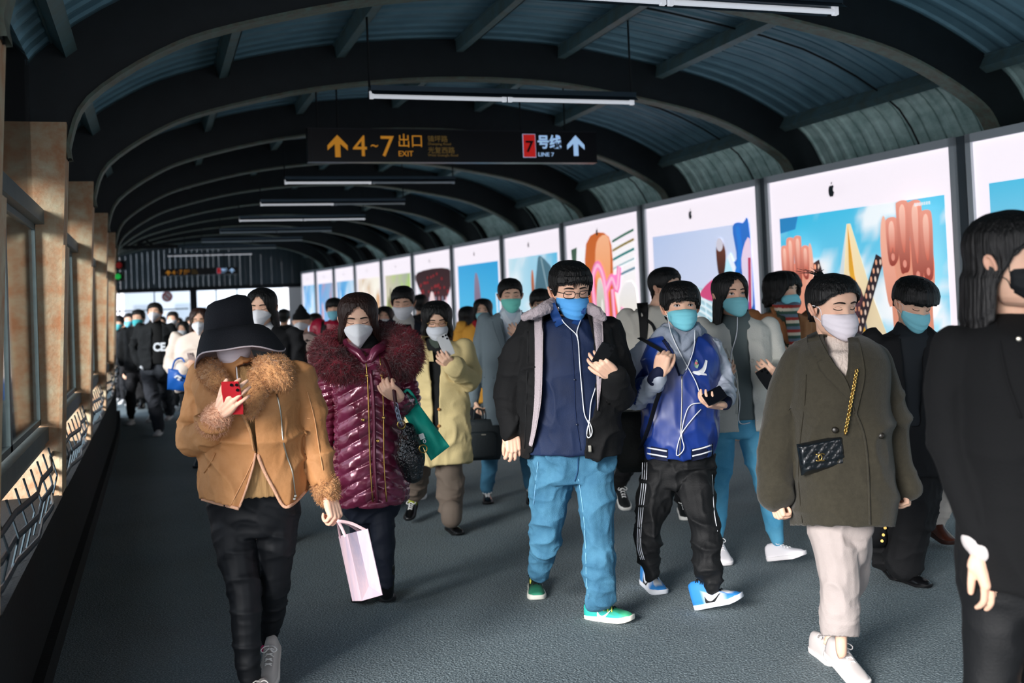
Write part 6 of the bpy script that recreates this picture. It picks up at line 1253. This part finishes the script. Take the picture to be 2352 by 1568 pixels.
# girl in jeans
p=walker('young woman with long straight hair in a pale cropped jacket and light blue jeans',6.0,1690,617,head=(-.03,16,-2,0),hair='long',mask=('surgical','92e0ea'),eyes='open',coat='c4c5be',clen=.92,sw=.20,tw=.185,hw=.20,cd=.13,inner='5f6a6a',opening=[(-.04,.26),(-.03,.40),(.0,.6),(.02,.95),(.12,.95),(.10,.7),(.07,.4),(.06,.26)],pants='3a86b4',pantm=mat('light_blue_denim','4595bd',.75,noise=(5,'6ab4d4',.7),bump=(200,.2)),legr=(.085,.058,.038),feet=((1655,1288,6,-14,.0),(1806,1302,42,14,.02)),shoe=('sneaker','e6e2e6','eeeaec'),armL='bent',armR=((.19,.34,.02),(.24,.56,.0),(.235,.62,-.22)),sleeve=(.06,.058,.045),fold=.007,vox=.009)
p.dots('coat_button','coat',[(1728,828),(1726,920)],.011,mat('pale_button','b8b8b0',.4)); p.line('coat_edge','coat',[(1668,800),(1690,850),(1694,900),(1692,950)],.006,mat('coat_c4c5be','c4c5be'))
cable(p,['coat','shirt'],[[(1694,722),(1692,770),(1678,820),(1690,870),(1700,920),(1696,960),(1705,974),(1740,965)]],'thin white earphone cable on the pale cropped jacket of the long-haired woman',off=.012,r=.003)
phone(p.J(1762,872,-.27),ZX*.7-AX*.5-BX*.2,BX*.8+ZX*.5,.07,.14,'121316','black phone in the hand of the long-haired woman in jeans')
t=Thing('tote_bag',p.J(1750,975,.05),'grey fabric tote bag at the hip of the long-haired woman in jeans','bag'); solid_quad('bag_body',(1735,885),(1758,880),(1768,975),(1735,978),.02,.02,.03,mat('grey_felt','59646a',.9),t,.03); t.put('strap',*tube(catmull([p.J(1728,800,.02),p.J(1740,840,-.02),p.J(1748,890,.0)],5),[(.01,.003)]*11,8),mat('grey_felt','59646a',.9))
# brown coat woman
p=walker('woman with curly bobbed hair, camel coat, striped scarf and cyan mask',7.4,1793,622,head=(.02,38,0,0),hair='curly',mask=('surgical','8adcec'),eyes='none',coat='a06c46',clen=1.1,sw=.22,tw=.20,hw=.22,feet=((1815,1165,5,0,.0),(.1,.2,0,-20)),pants='1a1416',shoe=('boot','5a1216','220a0c'),armL='down',armR='bent',inner='3a4a40',opening=[(-.03,.22),(.01,.4),(.05,.66),(.10,.66),(.13,.4),(.12,.22)])
sc=p.cloth('scarf',[p.limb([(1785,700,-.06),(1800,712,-.13),(1820,708,-.12),(1830,695,-.04)],[12,14,13,11]),p.limb([(1816,712,-.15),(1822,750,-.17),(1826,790,-.17)],[13,15,13])],mat('scarf','ffffff',.9,attr=True),vox=.007,cols=lambda V,px,py,N: np.where((np.floor(py/7)%4==0)[:,None],lin('a83a34'),np.where((np.floor(py/7)%4==1)[:,None],lin('d8ccb8'),np.where((np.floor(py/7)%4==2)[:,None],lin('3c5a50'),lin('6a7a8c')))))
p.patch('lapel','coat',[(1768,705),(1782,745),(1806,790)],[(1786,700),(1802,740),(1818,790)],mat('coat_a06c46','a06c46'),.008)
# man in black with bowl hair
p=walker('man with bowl-cut hair and head bowed, long black coat, wide black trousers',5.55,2092,632,head=(.015,14,26,4),bend=.05,hair='bowl',mask=('surgical','8cd8e6'),eyes='down',coat='0e0f12',clen=1.05,sw=.235,tw=.22,hw=.22,inner='1c2126',opening=[(-.06,.22),(-.05,.4),(-.01,.8),(.05,.8),(.07,.4),(.08,.22)],pants='0c0d10',legr=(.11,.11,.10),feet=((2050,1322,0,-4,.0),(2092,1338,24,0,.0)),shoe=('dress','0c0c0e','0e0e10'),armL='down',armR='down',vox=.009)
t=Thing('handbag',p.J(2012,1215,.05),'small black bag with gold studs hanging beside the man in the long black coat','bag'); V,Fc=rbox(p.J(2010,1212,.05),AX*.055,BX*.04,ZX*.10,.3); t.put('bag_body',V,Fc,mat('black_calf','101012',.35),smooth=True)
for x,y in ((2033,1212),(2029,1228),(2026,1242)): t.put('stud',*tube([p.J(x,y,-.01),p.J(x,y,.01)],.008,10),M_gold)
t.put('strap',*tube([p.J(2004,1175,.05),p.J(2020,1120,.05),p.J(2035,1090,.03)],[(.008,.003)]*3,6),mat('black_calf','101012',.35))
# person hidden behind the right-edge woman: white trouser leg and brown boot
p=walker('mostly hidden person with pale trousers and brown boots behind the rightmost woman',6.2,2275,640,head=(0,-10,0,0),hair='short',coat='1c1d20',clen=.9,pants='cfc6bc',legr=(.09,.075,.07),feet=((2160,1250,12,-8,.02),(.1,.1,0,0)),shoe=('boot','4a2418','2a140e'),armL='pocket',armR='down',sw=.19)
# tall long-haired woman behind the bucket hat
p=walker('long-haired woman in black with a pointed white mask, behind the woman in the bucket hat',7.0,606,655,head=(-.01,-6,6,0),hair='long',mask=('kn','e4e4ea'),eyes='down',coat='101115',clen=1.0,inner='d8d8dc',opening=[(-.03,.24),(-.01,.44),(.03,.44),(.05,.24)],feet=((-.06,-.1,0,0),(.10,.2,0,-20)),shoe=('boot','0e0e10','111114'),pants='101216')
# woman in cream coat with blue tote
p=walker('woman with long brown hair in a cream coat and glasses, carrying a blue tote bag',10.5,452,702,head=(.03,8,4,0),hair='long',hm=M_hairb,mask=('kn','e2e6ee'),eyes='down',glass='8a7a5a',coat='e0d0c4',clen=.85,sw=.20,tw=.19,hw=.20,feet=((458,1072,4,-10,.0),(.10,.2,0,-20)),shoe=('boot','22303c','1a2026'),pants='1a1c20',armL='bent',armR='bent',sleeve=(.075,.075,.065))
phone(p.J(440,822,-.3),ZX*.7-BX*.6,BX*.6+ZX*.7,.07,.14,'c9b4b0','pale phone in the hands of the woman in the cream coat')
t=Thing('tote_bag',p.J(410,870,-.1),'bright blue leather tote with white emblem, carried by the woman in the cream coat','bag'); solid_quad('bag_body',(386,846),(434,852),(440,900),(384,894),-.22,-.22,.04,mat('blue_leather','1756a8',.4),t,.04)
t.put('handle',*tube(catmull([p.J(395,850,-.25),p.J(402,828,-.22),p.J(416,822,-.2),p.J(424,832,-.22),p.J(428,852,-.25)],4),[(.01,.006)]*17,8),mat('blue_leather','1756a8',.4),smooth=True); mb=MB(); mb.tube([p.J(402,867,-.315),p.J(408,863,-.32),p.J(416,868,-.32)],.012,6); mb.tube([p.J(408,870,-.32),p.J(413,873,-.32)],.010,6); t.put('white_emblem',mb.V,mb.F,M_wrib)
# far man in the black baseball jacket
p=walker('man in a black baseball jacket, black top with white letters and grey trousers',13.6,356,691,head=(.0,4,-6,0),hair='short',mask=('kn','e6e6ee'),eyes='open',coat='15181b',clen=.88,sw=.22,tw=.20,hw=.20,inner='0d0e10',opening=[(-.05,.22),(-.05,.4),(-.05,.92),(.11,.92),(.10,.4),(.08,.22)],pants='3c4048',legr=(.10,.085,.075),feet=((364,1000,4,-4,.0),(388,964,0,-10,.0)),shoe=('sneaker','e0dcdc','eeeeee'),armL='pocket',armR='pocket',hands=False)
q,_=p.cast(['shirt','coat'],363,794,.02); c_=empty('x',q,parent=None); bpy.data.objects.remove(c_)
lt=text('CE',.145,M_wrib,p.root,tuple(p.J(352,806,-.17)-p.loc),.9,bold=.006,rot=(math.pi/2,0,-math.radians(19)),name='printed_letters'); p.line('hem_stripe','coat',[(323,842),(334,850),(345,856)],.018,M_wrib)
# woman in black with blue scarf
p=walker('woman in long black coat and blue scarf behind the man in baseball jacket',17.6,322,739,head=(.02,10,4,0),hair='short',hm=M_hairb,mask=('surgical','e4e6ec'),eyes='none',coat='0c0d10',clen=1.28,sw=.20,tw=.18,hw=.22,feet=((312,934,2,0,.0),(326,938,2,-5,.0)),shoe=('boot','0a0a0c','0e0e10'),pants='0c0d10',armL=((.20,.34,0),(.26,.62,0),(.30,.88,-.05)),vox=.018)
p.cloth('scarf',[p.limb([(300,770,-.15),(303,790,-.18),(306,805,-.18)],[5,6,5]),p.limb([(300,768,-.12),(320,765,-.16),(336,768,-.1)],[6,6,5])],mat('royal_blue_knit','1c3fae',.8),vox=.012)
# duffle coat person in beanie
def beanie(p,c='101114',peak=.32):
    m=mat('knit_'+c,c,.95,bump=(90,.5,(1,1,.2))); V=[];nt=40; rows=[(.10,.03),(.16,.05),(.22,.045),(.32,.05),(.42,.04),(.5,.03)]
    th=np.linspace(-np.pi,np.pi,nt,endpoint=False)
    for z,t_ in rows: x,y=hsurf(th,np.full(nt,min(z,.40)),t_); f=1 if z<.41 else .86; V.append(np.stack([x*f,y*f,np.full(nt,z)],1))
    for z,f in ((.56,.62),(.56+peak*.4,.34),(.56+peak*.6,.18),(.56+peak*.65,.03)): x,y=hsurf(th,np.full(nt,.40),.04); V.append(np.stack([x*f,y*f+.02,np.full(nt,z)],1))
    n=len(V); Fc=[(i*nt+j,i*nt+(j+1)%nt,(i+1)*nt+(j+1)%nt,(i+1)*nt+j) for i in range(n-1) for j in range(nt)]+[tuple(range((n-1)*nt,n*nt)),tuple(range(nt-1,-1,-1))]; return p.put('knit_hat',p.T(np.vstack(V)),Fc,m)
p=walker('person in a beige duffle coat with dark toggles, black knitted hat and white mask',11.2,697,706,head=(-.02,0,2,0),hair='none',mask=('kn','e6e6ec'),eyes='down',coat='c9b0a8',clen=1.2,sw=.20,tw=.20,hw=.22,feet=((-.1,-.1,0,0),(.1,.2,0,-20)),armL='down',armR='down'); beanie(p)
for y in (782,809,836):
    p.line('toggle_loop','coat',[(682,y),(697,y+1),(713,y)],.007,mat('toggle_dark','2c2422',.5)); p.dots('toggle','coat',[(690,y),(705,y)],.016,mat('toggle_dark','2c2422',.5))
# red puffer person
p=walker('person in a red down jacket with a backpack strap and cyan mask',12.0,772,680,head=(-.02,0,0,0),hair='fringe',mask=('surgical','86cce0'),eyes='open',coat='a8183a',coatm=mat('red_down','a8183a',.4,noise=(5,'7c0f28',.7)),clen=.9,sw=.22,tw=.22,hw=.22,fold=.014,feet=((-.1,-.1,0,0),(.1,.2,0,-20)),sleeve=(.08,.075,.055)); p.patch('backpack_strap','coat',[(739,738),(736,760),(734,785)],[(750,738),(747,760),(745,785)],mat('black_webbing','0c0d0f',.7),.015,nu=3)
# small masked person between the beige and red coats
walker('small figure with white mask between the duffle coat and the red jacket',14.5,724,716,hair='fringe',mask=('surgical','dfe4ea'),coat='8a8078',clen=.9,feet=((-.1,-.1,0,0),(.1,.2,0,-20)),vox=.018)
# man in navy coat with phone
p=walker('man in a dark navy coat and white top, white mask, looking down at his phone',8.4,926,651,head=(.0,-2,14,0),hair='short',mask=('surgical','eaeaf0'),eyes='down',coat='141a26',clen=1.0,sw=.235,tw=.21,hw=.21,inner='c9c4bf',opening=[(-.07,.22),(-.06,.36),(-.03,.62),(.06,.62),(.09,.36),(.10,.22)],feet=((-.1,-.1,0,0),(.1,.2,0,-20)),armL=((.21,.36,.02),(.24,.60,-.02),(.03,.46,-.26)),armR='phone')
phone(p.J(936,757,-.36),ZX*.5-BX*.8,BX*.5+ZX*.8,.074,.15,'101114','black phone of the man in the dark navy coat')
# yellow coat woman
p=walker('woman in a mustard yellow coat with a red scarf and pale cyan mask',11.5,1103,682,head=(.03,-4,0,0),hair='bob',mask=('surgical','8fd0dc'),eyes='open',coat='d89a3c',clen=1.15,sw=.20,tw=.19,hw=.22,feet=((-.1,-.1,0,0),(.1,.2,0,-20)),sleeve=(.075,.07,.055)); p.cloth('scarf',[p.limb([(1092,742,-.06),(1104,750,-.14),(1120,748,-.14),(1130,740,-.06)],[8,9,9,7])],mat('red_scarf','9c1a24',.9),vox=.01)
# glasses man behind the suit
walker('man with glasses and teal mask just behind the shoulder of the black jacket',9.1,1243,658,head=(.0,4,4,0),hair='fringe',mask=('surgical','84e6da'),eyes='open',glass='1a1c20',coat='22262b',clen=.95,sw=.20,feet=((-.1,-.1,0,0),(.1,.2,0,-20)),armL='none',armR='none',hands=False)
# person seen from behind, brown coat
walker('person with dark hair in a dark brown jacket, turned away, between raincoat and mustard coat',12.2,1070,700,head=(.02,165,0,0),hair='bob',mask=None,eyes='none',coat='3a2418',clen=.95,feet=((-.1,-.1,0,0),(.1,.2,0,-20)),vox=.018)
FARS=[(18.5,272,722,'teal-masked person in dark clothes, leftmost of the far crowd',('surgical','62c8d0'),'14171b','fringe'),
(19.2,297,716,'second masked person from the left edge of the far crowd',('surgical','74c6e0'),'101216','short'),
(15.5,318,707,'taller teal-masked man just behind the woman with the blue scarf',('surgical','4cc0c8'),'0f1114','short'),
(18.2,397,712,'white-masked man in dark clothes right of the baseball jacket man, far back',('surgical','e0e4ea'),'14161a','short'),
(17.4,420,735,'short person in a brown jacket beside the cream coat, far back',('surgical','dadfe6'),'4a3424','bob'),
(19.5,285,733,'hooded person in a blue jacket low in the far crowd',('surgical','9ad4e4'),'1c3a6e','short'),
(16.5,652,706,'dark silhouette with cropped hair seen from behind, left of the duffle coat',None,'0e0f12','short'),
(12.6,884,700,'dark-haired person half hidden left of the man in the navy coat',('surgical','dfe2e8'),'1a1f30','bob'),
(13.5,966,672,'dark-haired head just visible right of the man in the navy coat',None,'101318','short'),
(14.0,905,712,'person far back in a tan jacket left of the navy coat man',('surgical','e4e4e4'),'6a4a30','short'),
(23.0,410,727,'tiny walker in black in front of the exit post',('surgical','e0e4ea'),'0e1014','short'),
(22.0,437,724,'tiny walker in grey right of the exit post',('surgical','e0e4ea'),'3a3e44','fringe'),
(24.0,372,724,'tiny walker in blue left of the exit post',('surgical','e0e4ea'),'22304a','short')]
for z,x,y,l,mk,co,hr_ in FARS:
    walker(l,z,x,y,hair=hr_,mask=mk,coat=co,clen=.95,eyes='none',head=(0,180 if mk is None else 0,0,0),feet=((-.09,-.15,0,0),(.1,.2,0,-15)),hands=False,vox=.022,armL='down',armR='down')
